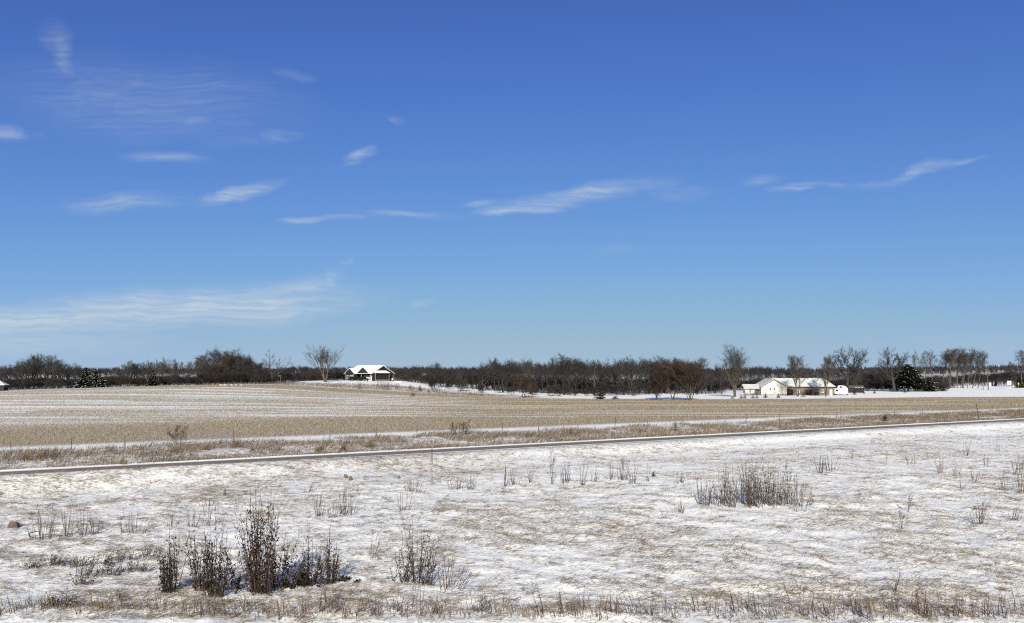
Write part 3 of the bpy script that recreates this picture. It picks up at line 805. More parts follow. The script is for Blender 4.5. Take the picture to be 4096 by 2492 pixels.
for d0 in (352, 378):
    sx = 2850
    while sx < 3790:
        d = d0 + r.uniform(0, 18); loc = stand(sx, d); H = r.uniform(2.8, 5.6)
        put_tree('brush_thicket', WOODBRUSH[r.randrange(3)], loc, H, r.uniform(0, 6.28), 'dark brush hedge ' + ('behind the white house' if sx < 3360 else 'behind the oaks and the cedar'), 'brush hedge ' + ('behind the white house' if sx < 3360 else 'behind the oaks'), width=H * r.uniform(1.6, 2.4), cat='shrub')
        sx += 22 * r.uniform(.7, 1.4)
# low brush that fills the wood's foot
G_BR = 'brush at the foot of the middle wood'
for d0, step in ((284, 38), (308, 27), (335, 27)):
    sx = 1600
    while sx < 2900:
        d = d0 + r.uniform(0, 16) + (45 if sx < 1720 else 0); loc = stand(sx, d)
        H = r.uniform(3.2, 6.5) * (1.0 if d0 > 290 else .75)
        if d0 > 290 or r.random() < .7:
            put_tree('brush_thicket', BRUSH[r.randrange(3)], loc, H, r.uniform(0, 6.28), 'tangled dark brush ' + stretch(sx, 0 if d0 < 290 else 1), 'brush ' + stretch(sx, 0 if d0 < 290 else 1), width=H * r.uniform(1.1, 1.6), cat='shrub')
        sx += step * r.uniform(.7, 1.4)
# left skyline
LX = [-60, 0, 30, 80, 125, 155, 178, 200, 240, 270, 300, 330, 400, 440, 460, 480, 520, 555, 600, 640, 665, 690, 715, 745, 770, 800, 830]
LY = [1440, 1470, 1466, 1448, 1430, 1424, 1418, 1430, 1440, 1470, 1458, 1475, 1500, 1495, 1490, 1466, 1444, 1462, 1446, 1444, 1440, 1438, 1440, 1446, 1452, 1440, 1424]
G_L = 'grey bare trees along the left skyline'
for d0, step, lift in ((278, 26, 4), (300, 24, 0), (330, 30, 8)):
    sx = -70
    while sx < 830:
        d = d0 + r.uniform(0, 14); loc = stand(sx, d); top = float(np.interp(sx, LX, LY)) + lift + r.uniform(-10, 8)
        H = top_z(top, d) - loc.z
        put_tree('skyline_tree', (LITE + SLIM if 560 < sx < 830 else LITE + WOOD[:3])[r.randrange(7)], loc, H, r.uniform(0, 6.28), 'bare grey-brown tree of the left skyline ' + ('left of' if sx < 330 else 'right of') + ' the snow-laden spruces' + (', front row' if d0 < 290 else ', back rows'), G_L + (' left of' if sx < 330 else ' right of') + ' the spruces' + (', front row' if d0 < 290 else ', back rows'), width=H * (.36 if 560 < sx < 790 else r.uniform(.5, .75)))
        sx += step * r.uniform(.7, 1.35)
G_LB = 'brush along the left skyline'
for d0, step in ((270, 31), (288, 30), (312, 36)):
    sx = -60
    while sx < 1390:
        d = d0 + r.uniform(0, 10) + (44 if sx > 960 else 0) + (30 if sx > 1180 else 0); loc = stand(sx, d); H = r.uniform(2.0, 4.0) * (1.15 if sx > 820 else 1); where = ('left of the snow-laden spruces', 'between the snow-laden spruces and the dense clump', 'under the dense clump', 'around the snag trees')[int(np.searchsorted([340, 800, 1050], sx))]
        put_tree('brush_thicket', BRUSH[r.choice((0, 1, 2, 0, 1, 2, 3))], loc, H, r.uniform(0, 6.28), 'dark brown brush on the left skyline ' + where, 'brush on the left skyline ' + where, width=H * r.uniform(1.6, 2.3), cat='shrub')
        sx += step * r.uniform(.7, 1.4)
# big dark clump left of the snag trees and the low wood behind them
for sx, top, w in ((800, 1440, 60), (845, 1402, 80), (868, 1396, 70), (905, 1404, 75), (925, 1400, 70), (955, 1412, 70), (985, 1420, 60), (1010, 1442, 70), (1035, 1455, 60), (815, 1460, 60)):
    d = 292 + r.uniform(-8, 12); loc = stand(sx, d); H = top_z(top, d) - loc.z
    put_tree('clump_tree', WOOD[r.randrange(7)], loc, H, r.uniform(0, 6.28), 'tall dark bare tree in the dense clump left of the snag trees', 'trees of the dense dark clump', width=w * d / FPX * 1.25)
for sx in range(1040, 1420, 13):
    d = 360 + r.uniform(0, 40); loc = stand(sx, d); top = float(np.interp(sx, [1040, 1100, 1150, 1200, 1250, 1330, 1400], [1480, 1476, 1462, 1458, 1468, 1470, 1490])) + r.uniform(0, 9); H = top_z(top, d) - loc.z
    put_tree('woodland_tree', WOOD[r.randrange(7)], loc, H, r.uniform(0, 6.28), 'dark bare tree in the low wood left of the hilltop house', 'trees of the low wood left of the hilltop house', width=H * .75)
for sx, top in ((880, 1440), (905, 1425), (930, 1418), (955, 1424), (975, 1430), (1000, 1440), (1020, 1452), (1040, 1466), (860, 1450), (840, 1462)):
    d = 284 + r.uniform(-6, 6); loc = stand(sx, d); H = top_z(top + 8, d) - loc.z
    put_tree('brush_thicket', BRUSH[r.choice((0, 1, 2, 3))], loc, H, r.uniform(0, 6.28), 'tall dense brush filling the dark round clump', 'brush of the dark round clump', width=H * .85, cat='shrub')
# ---- single trees one can tell apart
def single(name, sx, sy, top, wpx, label, bark, twig, seed, d=None, **kw):
    loc = stand(sx, d) if d else ground_at(sx, sy)
    H = top_z(top, loc.y) - loc.z
    return put_tree(name, tree_mesh(name, seed, H, bark, twig, **kw), loc, H, 0, label, None, width=wpx * loc.y / FPX)
single('snag_tree', 1089, 0, 1406, 122, 'forked pale grey snag tree with few wide limbs', 'bark_pale', 'twig_grey', 3, d=296, bole=.45, trunk_r=.024, limbs=5, limb_len=.72, limb_ang=48, up=.14, gnarl=.18, sub=(6, 3), trunk_frac=.42, limb_r=.8, twigs=3, twig_len=.7, twig_r=.022)
single('spreading_tree', 1300, 0, 1387, 132, 'large spreading bare tree left of the dark hilltop house', 'bark_pale', 'twig_grey', 12, d=318, bole=.45, trunk_r=.028, limbs=5, limb_len=.62, limb_ang=42, up=.2, gnarl=.15, sub=(7, 4), trunk_frac=.5, limb_r=.75, twigs=3, twig_len=.75, twig_r=.015, multi=3, multi_spread=17)
single('brown_round_tree', 2091, 1592, 1500, 94, 'low round brown tree with pale limbs at the foot of the snowy slope', 'bark_pale', 'twig_brown', 5, bole=.12, trunk_r=.03, limbs=10, limb_len=.6, limb_ang=55, up=.08, gnarl=.16, sub=(8, 5), twigs=7, twig_len=1.3, twig_r=.015, multi=2, multi_spread=24)
single('brown_bush_tree', 2626, 1600, 1495, 78, 'small dense brown tree, leftmost of three on the snow before the wood', 'bark', 'twig_brown', 6, bole=.14, trunk_r=.022, limbs=12, limb_len=.55, limb_ang=44, up=.10, gnarl=.13, sub=(8, 4), twigs=7, twig_len=1.3, twig_r=.015, multi=3, multi_spread=20)
single('twin_trunk_tree', 2692, 1600, 1452, 118, 'brown crowned tree with two pale trunks, middle of three before the wood', 'bark_pale', 'twig_brown', 8, bole=.35, trunk_r=.014, limbs=10, limb_len=.42, limb_ang=36, up=.14, gnarl=.12, sub=(8, 4), twigs=7, twig_len=1.1, twig_r=.015, multi=3, multi_spread=15)
single('vase_tree', 2762, 1602, 1444, 135, 'fan-shaped brown tree with many pale stems, rightmost of three before the wood', 'bark_pale', 'twig_brown', 9, bole=.22, trunk_r=.013, limbs=9, limb_len=.46, limb_ang=30, up=.12, gnarl=.09, sub=(8, 3), twigs=6, twig_len=1.1, twig_r=.014, multi=6, multi_spread=22)
single('round_crown_tree', 2262, 0, 1419, 92, 'bare tree whose round crown rises highest in the middle wood', 'bark', 'twig_dark', 10, d=318, bole=.4, trunk_r=.02, limbs=12, limb_len=.42, limb_ang=55, up=.10, gnarl=.16, sub=(7, 4), twigs=4, twig_len=.8, twig_r=.017)
single('dead_top_tree', 2380, 0, 1440, 46, 'gaunt dark tree with forked dead top above the middle wood', 'bark', 'twig_dark', 14, d=292, bole=.45, trunk_r=.022, limbs=8, limb_len=.28, limb_ang=45, up=.12, gnarl=.24, sub=(4, 2), twigs=2, twig_len=.6, twig_r=.022)
single('high_top_tree', 1972, 0, 1432, 44, 'slender dark tree standing above its neighbours right of the snowy slope', 'bark', 'twig_dark', 15, d=320, bole=.5, trunk_r=.016, limbs=9, limb_len=.28, limb_ang=34, up=.2, gnarl=.18, sub=(5, 3), twigs=4, twig_len=.8, twig_r=.017)
single('tall_poplar_tree', 2941, 1588, 1390, 108, 'tall pale feathery tree beside the porch of the white house', 'bark_pale', 'twig_tan', 16, bole=.18, trunk_r=.016, limbs=20, limb_len=.44, limb_ang=30, up=.22, gnarl=.07, sub=(6, 2), twigs=4, twig_len=.9, twig_r=.013, multi=2, multi_spread=3)
single('driveway_tree', 3192, 1586, 1428, 80, 'upright bare tree before the low wing of the white house', 'bark', 'twig_grey', 18, bole=.22, trunk_r=.014, limbs=12, limb_len=.38, limb_ang=34, up=.2, gnarl=.12, sub=(6, 4), twigs=4, twig_len=.8, twig_r=.013, multi=2, multi_spread=10)
single('yard_tree', 3303, 1586, 1426, 84, 'bushy bare tree with two stems at the garage end of the white house', 'bark', 'twig_grey', 19, bole=.22, trunk_r=.016, limbs=14, limb_len=.36, limb_ang=40, up=.18, gnarl=.14, sub=(6, 4), twigs=4, twig_len=.8, twig_r=.014, multi=2, multi_spread=9)
single('great_oak_tree', 3388, 0, 1396, 160, 'great gnarled oak with heavy crooked limbs right of the white camper', 'bark_wood', 'twig_dark', 21, d=318, bole=.38, trunk_r=.032, limbs=12, limb_len=.60, limb_ang=66, up=.12, gnarl=.24, sub=(8, 5), twigs=4, twig_len=.55, twig_r=.022, trunk_frac=.52, limb_r=.7)
single('great_oak_tree', 3576, 1567, 1397, 140, 'thick-trunked oak with a rounded dark crown left of the flat-topped cedar', 'bark_wood', 'twig_dark', 25, bole=.40, trunk_r=.034, limbs=13, limb_len=.58, limb_ang=62, up=.13, gnarl=.24, sub=(8, 5), twigs=4, twig_len=.55, twig_r=.022, trunk_frac=.52, limb_r=.7)
single('slim_yard_tree', 3421, 1570, 1462, 44, 'small slim bare tree in front of the dark shed', 'bark_pale', 'twig_grey', 27, bole=.2, trunk_r=.014, limbs=10, limb_len=.4, limb_ang=34, up=.2, gnarl=.13, sub=(5, 3), twigs=4, twig_len=.8, twig_r=.018, multi=2, multi_spread=8)
single('small_pale_tree', 3532, 0, 1470, 34, 'thin pale tree between the two great oaks', 'bark_pale', 'twig_tan', 28, d=352, bole=.3, trunk_r=.012, limbs=9, limb_len=.3, limb_ang=32, up=.2, gnarl=.13, sub=(5,), twigs=5, twig_len=.8, twig_r=.020)
for i, (sx, top, w) in enumerate(((3655, 1408, 52), (3703, 1410, 54), (3735, 1402, 66))):
    single('cottonwood_tree', sx, 0, top, w, ('pale cottonwood just right of the oak, behind the flat-topped cedar', 'narrow pale cottonwood behind the dark spruce', 'leaning pale cottonwood right of the dark spruce')[i], 'bark_pale', 'twig_tan', 40 + i, d=425 + 6 * i,
           bole=.42, trunk_r=.013, limbs=10, limb_len=.36, limb_ang=34, up=.2, gnarl=.15, sub=(6, 3), twigs=3, twig_len=.7, twig_r=.017, lean=(0, 0, -.05)[i])
CW = [tree_mesh('cottonwood%d' % i, 60 + i, 20, 'bark_pale', 'twig_grey', bole=.45 + .06 * (i % 3), trunk_r=.009, limbs=11, limb_len=.36 + .03 * (i % 2), limb_ang=30, trunk_frac=.74, limb_r=.7, up=.2, gnarl=.15, sub=(6, 4), twigs=4, twig_len=.62, twig_r=.019, lean=(.0, .06, -.04, .1)[i]) for i in range(4)]
for i, (sx, top) in enumerate(((3774, 1412), (3788, 1402), (3800, 1397), (3819, 1394), (3829, 1408), (3843, 1400), (3852, 1415), (3869, 1396), (3890, 1403), (3911, 1412))):
    loc = stand(sx, 428 + r.uniform(-8, 14)); H = top_z(top, loc.y) - loc.z
    lab = 'last cottonwood of the row, leaning right towards the utility pole' if i == 9 else 'tall pale cottonwood in the row left of the utility pole'
    put_tree('cottonwood_tree', CW[i % 4 if i < 8 else 3], loc, H, 0 if i >= 8 else r.uniform(-.7, .7), lab, None if i == 9 else 'row of cottonwoods', width=76 * loc.y / FPX * r.uniform(.7, 1.2))
single('edge_tree', 4084, 0, 1403, 66, 'tall bare tree at the right edge behind the yellow sign', 'bark', 'twig_grey', 71, d=470, bole=.35, trunk_r=.016, limbs=10, limb_len=.42, limb_ang=40, up=.16, gnarl=.18, sub=(6, 4), twigs=4, twig_len=.7, twig_r=.03)
single('edge_tree', 4045, 0, 1450, 44, 'low round bare tree behind the white signs', 'bark', 'twig_grey', 72, d=500, bole=.3, trunk_r=.016, limbs=10, limb_len=.45, limb_ang=50, up=.10, gnarl=.16, sub=(6, 4), twigs=4, twig_len=.7, twig_r=.03)
single('pale_fallen_tree', 2532, 0, 1530, 66, 'pale tangled limbs of a broken tree at the wood edge', 'bark_pale', 'twig_grey', 74, d=279, bole=.1, trunk_r=.03, limbs=9, limb_len=.7, limb_ang=68, up=-.02, gnarl=.26, sub=(5, 3), twigs=2, twig_len=.8, twig_r=.02, multi=2, multi_spread=35)
for i, (sx, sy, top, w) in enumerate(((710, 1776, 1706, 62), (1862, 1742, 1683, 52), (1815, 1742, 1690, 30))):
    single('ditch_sapling', sx, sy, top, w, ('leafless multi-stemmed sapling by the fence on the left', 'bushy leafless sapling at the fence right of the centre of the field', 'thin sapling just left of the bushy one at the fence')[i], 'shrub_stem', 'weed', 80 + i,
           bole=.15, trunk_r=.012, limbs=6, limb_len=.5, limb_ang=28, up=.14, gnarl=.12, sub=(5,), twigs=4, twig_len=.9, twig_r=.010, multi=4, multi_spread=18)
# brown thicket dome and the far wooded ridge
for i in range(26):
    sx = 3425 + i * 7.0 + r.uniform(-4, 4); d = r.uniform(405, 450); loc = stand(sx, d)
    top = np.interp(sx, [3425, 3470, 3540, 3610], [1502, 1483, 1486, 1500]) + r.uniform(0, 14); H = top_z(top, d) - loc.z
    put_tree('thicket_tree', BRUSH[(0, 3, 2, 1)[i % 4]], loc, H, r.uniform(0, 6.28), 'grey-brown bushy tree of the thicket behind the two great oaks', 'thicket behind the oaks', width=H * 1.0)
for i in range(70):
    sx = 3560 + i * 8.5 + r.uniform(-6, 6); d = r.uniform(500, 600); loc = stand(sx, d)
    top = np.interp(sx, [3560, 3800, 3900, 4000, 4150], [1512, 1500, 1490, 1488, 1480]) + r.uniform(0, 16); H = max(4, top_z(top, d) - loc.z)
    put_tree('thicket_tree', (BRUSH + WOOD)[r.randrange(8)], loc, H, r.uniform(0, 6.28), 'dark bare tree of the far belt on the right', 'far belt on the right', width=H * 1.1)
FS, FL = [], []
rr = np.random.default_rng(5)
for d0 in (1150, 1300, 1500, 1750):
    s = rr.uniform(-.9, .9, 1500); d = d0 + rr.uniform(0, 160, 1500); x = s * d; z = height(x, d, False); hgt = rr.uniform(7, 13, 1500)
    for q in range(5):
        a = rr.uniform(0, 6.28, 1500); w = rr.uniform(1, 3.2, 1500)
        FS.append(spikes(np.stack([x, d, z], 1), np.stack([np.cos(a) * w, np.sin(a) * w, hgt * rr.uniform(.7, 1, 1500)], 1), rr.uniform(.6, 1.5, 1500)))
V, F = join(FS)
M['far_wood'] = simple('far_wood', (.055, .05, .06), (.035, .034, .042), .02, .9)
tag(mobj('far_forest', tri_mesh('far_forest', V, F, M['far_wood'])), 'distant wooded ridge on the horizon', 'forest', None, 'stuff')

# ---- conifers
c1 = make_conifer('snowy_spruce', 1, 9.3, 9.5, 'needle', .62, .02, whorls=17, per=11)
def conifer_at(name, sx, sy, top, wpx, proto_args, label, d=None, group=None, cat='tree', rz=0.0):
    loc = stand(sx, d) if d else ground_at(sx, sy)
    H = top_z(top, loc.y) - loc.z; W = wpx * loc.y / FPX
    return put_conifer(name, make_conifer(name, *proto_args(H, W)), loc, (1, 1, 1), rz, label, group, cat)
conifer_at('snowy_spruce', 346, 0, 1468, 108, lambda H, W: (1, H, W, 'needle', .34, .02, False, 18, 13), 'large snow-laden spruce on the left hilltop, the taller of the pair', d=262)
conifer_at('snowy_spruce', 386, 0, 1482, 88, lambda H, W: (2, H, W, 'needle', .45, .02, True, 15, 12), 'rounder snow-laden evergreen leaning on the right of the tall spruce', d=260)
conifer_at('small_evergreen', 425, 0, 1490, 34, lambda H, W: (3, H, W, 'needle', .05, .02, True, 9, 8), 'small dark evergreen behind the snow-laden pair', d=300)
conifer_at('broken_cedar', 612, 0, 1476, 74, lambda H, W: (4, H, W, 'needle_brown', .16, .02, False, 15, 11), 'shaggy brown-green cedar with broken limbs on the left hilltop', d=263)
cedar = conifer_at('flat_topped_cedar', 3632, 1566, 1457, 122, lambda H, W: (6, H, W, 'needle', .14, .20, True, 16, 16), 'flat-topped dark cedar with snowy boughs right of the oak')
conifer_at('dark_spruce', 3716, 1566, 1510, 82, lambda H, W: (7, H, W, 'needle', .12, .0, True, 11, 12), 'wide dark spruce to the right of the flat-topped cedar')
conifer_at('dark_juniper', 3772, 1565, 1538, 44, lambda H, W: (8, H, W, 'needle', .10, .0, True, 8, 10), 'low dark juniper at the right foot of the wide spruce')
conifer_at('dark_juniper', 3664, 1563, 1538, 26, lambda H, W: (81, H, W, 'needle', .06, .0, True, 8, 10), 'small dark juniper between the cedar trunk and the wide spruce')
conifer_at('round_juniper', 2400, 1597, 1555, 50, lambda H, W: (9, H, W, 'needle', .22, .0, True, 10, 12), 'dome-shaped dark juniper at the field edge before the middle wood')
conifer_at('flat_juniper', 2461, 1597, 1583, 42, lambda H, W: (10, H, W, 'needle', .55, .0, True, 5, 12), 'flat snow-covered juniper right of the dome-shaped one')
conifer_at('black_spruce', 4076, 0, 1500, 34, lambda H, W: (11, H, W, 'needle', .03, .0, False, 18, 12), 'tall black spruce behind the yellow sign', d=440)
conifer_at('black_spruce', 4100, 0, 1498, 38, lambda H, W: (12, H, W, 'needle', .03, .0, False, 18, 12), 'black spruce cut by the right picture edge', d=440)
for i, sx in enumerate(range(860, 1085, 11)):
    loc = stand(sx, 284); h = random.Random(sx).uniform(1.8, 3.0)
    if i == 0: HEDGE = [make_conifer('hedge%d' % k, 20 + k, 2.4, 1.9, 'needle', .10, .0, False, 7, 8) for k in range(3)]
    put_conifer('hedge_cedar', HEDGE[i % 3], loc, (1.1, 1.1, h / 2.4), i * 1.7, 'small dark cedar in the hedge row under the dense clump', 'hedge row of cedars', 'shrub')
LAWN = [make_conifer('lawn%d' % k, 30 + k, 2.0, 1.7, 'needle_blue', .10, .0, False, 10, 11) for k in range(3)]
for i, (sx, sy, hpx, wpx, lab) in enumerate(((2930, 1596, 9, 20, 'low snowy evergreen at the trunk of the tall feathery tree'), (2965, 1596, 13, 22, 'small evergreen left of the porch steps'), (2980, 1596, 20, 16, 'pointed small evergreen before the porch steps'),
      (3012, 1595, 12, 22, 'low spreading evergreen under the porch, left one'), (3028, 1595, 13, 18, 'low spreading evergreen under the porch, right one'), (3062, 1594, 23, 19, 'small spruce before the left half of the cream gable'), (3114, 1593, 22, 16, 'small spruce before the right half of the cream gable'),
      (3213, 1589, 21, 19, 'small dark spruce before the garage doors'), (3338, 1582, 20, 17, 'small blue spruce left of the white camper'), (3418, 1580, 17, 16, 'small blue spruce under the slim yard tree'), (3456, 1578, 13, 11, 'tiny blue spruce right of the slim yard tree'),
      (3498, 1576, 15, 13, 'tiny dark spruce on the lawn between the two oaks'), (3620, 1572, 11, 14, 'tiny blue spruce in front of the flat-topped cedar'), (3468, 1566, 15, 6, 'narrow dark sapling left of the great oak thicket'))):
    loc = ground_at(sx, sy - 2); h = hpx * loc.y / FPX; w = wpx * loc.y / FPX
    put_conifer('lawn_spruce', LAWN[i % 3], loc, (w / 1.7 * 1.2, w / 1.7 * 1.2, h / 2.0 * 1.2), i * .9, lab, None, 'tree')
for i, (sx, sy, hpx, wpx, lab, m) in enumerate(((180, 1832, 36, 24, 'dark little cedar in the rusty grass beside the fence, far left', 'needle'), (222, 1832, 22, 26, 'low snow-dusted juniper next to the little cedar at far left', 'needle'),
      (1010, 1802, 12, 16, 'tiny dark shrub in the roadside weeds left of centre', 'needle'), (2702, 1722, 40, 26, 'dark young cedar standing at the fence before the stubble field', 'needle'), (2284, 1740, 34, 24, 'ragged small dark cedar in the verge at the middle', 'needle_brown'),
      (3540, 1684, 26, 34, 'low dark bush in the tan verge on the right', 'needle_brown'), (2615, 1906, 26, 26, 'small black juniper seedling in the near snow beyond the stem row', 'needle'), (2724, 1926, 22, 14, 'tiny dark juniper sprig left of the brown thicket', 'needle'),
      (900, 1982, 30, 28, 'small dark juniper seedling in the open snow above the tall shrub', 'needle'), (1680, 1562, 22, 22, 'dark round juniper on the bank right of the hilltop house', 'needle'), (1715, 1570, 12, 14, 'tiny dark juniper on the slope below the hilltop house', 'needle'))):
    loc = ground_at(sx, sy); h = hpx * loc.y / FPX; w = wpx * loc.y / FPX
    put_conifer('young_cedar', make_conifer('young_cedar%d' % i, 50 + i, h, w, m, .12, .0, i % 2 == 1, 9, 8), loc, (1, 1, 1), i * .7, lab, None, 'shrub')
SAP = make_conifer('sapling', 90, .9, .5, 'needle', .0, .0, False, 6, 6)
for i, (sx, sy) in enumerate(((1392, 1529), (1457, 1532), (1471, 1533), (1484, 1533), (1499, 1533), (1512, 1534), (1525, 1535), (1566, 1539), (1580, 1540), (1594, 1540), (1641, 1546))):
    loc = ground_at(sx, sy); put_conifer('evergreen_seedling', SAP, loc, (1, 1, r.uniform(.8, 1.3)), i, 'knee-high dark evergreen seedling in the row on the snow below the hilltop house', 'seedling row below the hilltop house', 'seedling')

# ------------------------------------------------------------------ dark house on the hill
M['siding_dark'] = simple('siding_dark', (.030, .026, .030), (.022, .020, .022), 2.0, .7, mscale=(.3, .3, 9), bump=.15)
M['siding_grey'] = simple('siding_grey', (.036, .036, .035), (.028, .028, .027), 2.0, .7, mscale=(.3, .3, 9), bump=.15)
M['trim'] = simple('trim_white', (.76, .75, .73), (.70, .69, .67), 3, .6)
M['trim_grey'] = simple('trim_grey', (.40, .39, .38), (.34, .33, .32), 3, .6)
M['door_white'] = simple('door_white', (.72, .71, .69), (.66, .65, .63), 3, .55)
M['roof_thin_snow'] = simple('roof_thin_snow', (.66, .665, .67), (.48, .48, .485), .9, .75)
M['stone'] = simple('stone_base', (.36, .33, .29), (.22, .20, .18), 4.0, .9, bump=.4)
M['siding_cream'] = simple('siding_cream', (.72, .675, .585), (.67, .63, .545), 2.0, .7, mscale=(.3, .3, 9), bump=.12)
M['siding_tan'] = simple('siding_tan', (.185, .155, .128), (.145, .122, .102), 3.0, .8, mscale=(.5, .5, 7), bump=.2)
M['door_brown'] = simple('door_brown', (.058, .036, .028), (.046, .030, .024), 2.0, .6)
M['shingle'] = simple('shingle_grey', (.12, .115, .11), (.08, .077, .074), 5.0, .9, bump=.3)
M['wood_old'] = simple('wood_weathered', (.22, .18, .14), (.13, .105, .085), 4.0, .9, bump=.4, mscale=(4, 4, .6))
M['steel_dark'] = simple('steel_dark', (.055, .050, .046), (.035, .032, .030), 6.0, .6)
M['galv'] = simple('galvanised', (.34, .34, .34), (.26, .26, .26), 6.0, .5, metal=.4)
M['paint_black'] = simple('paint_black', (.012, .012, .013), (.018, .018, .019), 2.0, .3)
M['tyre'] = simple('tyre_rubber', (.018, .018, .018), (.012, .012, .012), 6.0, .9)
M['camper_white'] = simple('camper_white', (.74, .74, .73), (.69, .69, .68), 1.5, .4)
M['sign_white'] = simple('sign_white', (.70, .70, .69), (.62, .62, .61), 2.0, .5)
M['sign_yellow'] = simple('sign_yellow', (.55, .38, .035), (.47, .32, .03), 2.0, .5)
M['rock'] = simple('rock_brown', (.16, .12, .095), (.085, .066, .055), 5.0, .95, bump=.6)
gl, T, bs = new_mat('window_glass')
tc = T.nodes.new('ShaderNodeTexCoord'); nz = noise_node(T, 1.5, 2, .5, tc.outputs['Object'])
T.links.new(mixc(T, nz.outputs[0], (.012, .014, .017), (.03, .034, .04)), bs.inputs['Base Color']); bs.inputs['Roughness'].default_value = .08; bs.inputs['Specular IOR Level'].default_value = .5
M['glass'] = gl

def window(parent, p, w, h, ax, out, sashes=1, rows=1):
    """window in a wall: p lower left corner, ax unit vector along the wall, out unit vector outwards (both horizontal); window > frame, pane, muntin"""
    ax = Vector(ax); out = Vector(out); p = Vector(p)
    def bar(mb, a0, a1, z0, z1, o0, o1):
        q = [p + ax * a + out * o + Vector((0, 0, z)) for z in (z0, z1) for (a, o) in ((a0, o1), (a1, o1), (a1, o0), (a0, o0))]
        i = len(mb.v); mb.v += [tuple(v) for v in q]
        mb.f += [tuple(i + k for k in f) for f in ((3, 2, 1, 0), (4, 5, 6, 7), (0, 1, 5, 4), (1, 2, 6, 5), (2, 3, 7, 6), (3, 0, 4, 7))]
    m = MB(); t = .13
    bar(m, 0, t, 0, h, .0, .07); bar(m, w - t, w, 0, h, .0, .07); bar(m, t, w - t, h - t, h, .0, .068); bar(m, t, w - t, 0, t, .0, .085)
    wo = m.build('window', M['trim'], parent)
    for k in range(sashes):
        a0 = t + (w - 2 * t) * k / sashes; a1 = t + (w - 2 * t) * (k + 1) / sashes
        for q in range(rows):
            z0 = t + (h - 2 * t) * q / rows; z1 = t + (h - 2 * t) * (q + 1) / rows
            m = MB(); bar(m, a0 + .02, a1 - .02, z0 + .02, z1 - .02, .0, .03); m.build('pane', M['glass'], wo)
    for k in range(1, sashes):
        a = t + (w - 2 * t) * k / sashes; m = MB(); bar(m, a - .05, a + .05, t, h - t, .0, .06); m.build('muntin', M['trim'], wo)
    for q in range(1, rows):
        z = t + (h - 2 * t) * q / rows; m = MB(); bar(m, t, w - t, z - .035, z + .035, .0, .058); m.build('muntin', M['trim'], wo)
    return wo

DH = stand(1531, 334)                                   # near right corner region
DH.z = hz(DH.x, DH.y) - .05
th = math.atan2(DH.x, DH.y)
dh = empty('hilltop_house', DH, -math.radians(45) - th)     # local x: along the ridge (to the right front), local y: towards the back
tag(dh, 'dark charcoal ranch house with snow-white roof on the hill', 'house')
L_, W_, EV, RG = 15.0, 13.0, 3.35, 6.7
x0, x1, y0, y1 = -L_, 0.0, -W_ / 2, W_ / 2
w = MB()      # wall shell with a recessed porch in the long front
w.poly([(x1, y0, 0), (x1, y1, 0), (x1, y1, EV), (x1, 0, RG), (x1, y0, EV)])
w.poly([(x0, y1, 0), (x0, y0, 0), (x0, y0, EV), (x0, 0, RG), (x0, y1, EV)])
w.poly([(x1, y1, 0), (x0, y1, 0), (x0, y1, EV), (x1, y1, EV)])
px0, px1, pd = -9.6, -.6, 2.0
w.poly([(x0, y0, 0), (px0, y0, 0), (px0, y0, EV), (x0, y0, EV)]); w.poly([(px1, y0, 0), (x1, y0, 0), (x1, y0, EV), (px1, y0, EV)])
w.poly([(px0, y0, 0), (px0, y0 + pd, 0), (px0, y0 + pd, EV), (px0, y0, EV)]); w.poly([(px1, y0 + pd, 0), (px1, y0, 0), (px1, y0, EV), (px1, y0 + pd, EV)])
w.poly([(px0, y0 + pd, 0), (px1, y0 + pd, 0), (px1, y0 + pd, EV), (px0, y0 + pd, EV)])
w.poly([(px0, y0, EV), (px1, y0, EV), (px1, y0 + pd, EV), (px0, y0 + pd, EV)])
w.build('wall', M['siding_dark'], dh)
def roof_pair(parent, a, b, half, zr, ze, t=.22, over=.55, name='roof', axis='x', mat='snow'):
    """two snow-covered slopes over a ridge from a to b along x (or y), eaves at +-half"""
    rise = (zr - ze) / half; zo = ze - rise * over
    m = MB()
    for s in (-1, 1):
        q = [(a, 0, zr + .12), (b, 0, zr + .12), (b, s * (half + over), zo + .12), (a, s * (half + over), zo + .12)]
        if s > 0: q = [q[1], q[0], q[3], q[2]]
        m.slab(q, t)
    return m
rf = roof_pair(dh, x0 - .5, x1 + .5, W_ / 2, RG, EV).build('roof', M['snow'], dh)
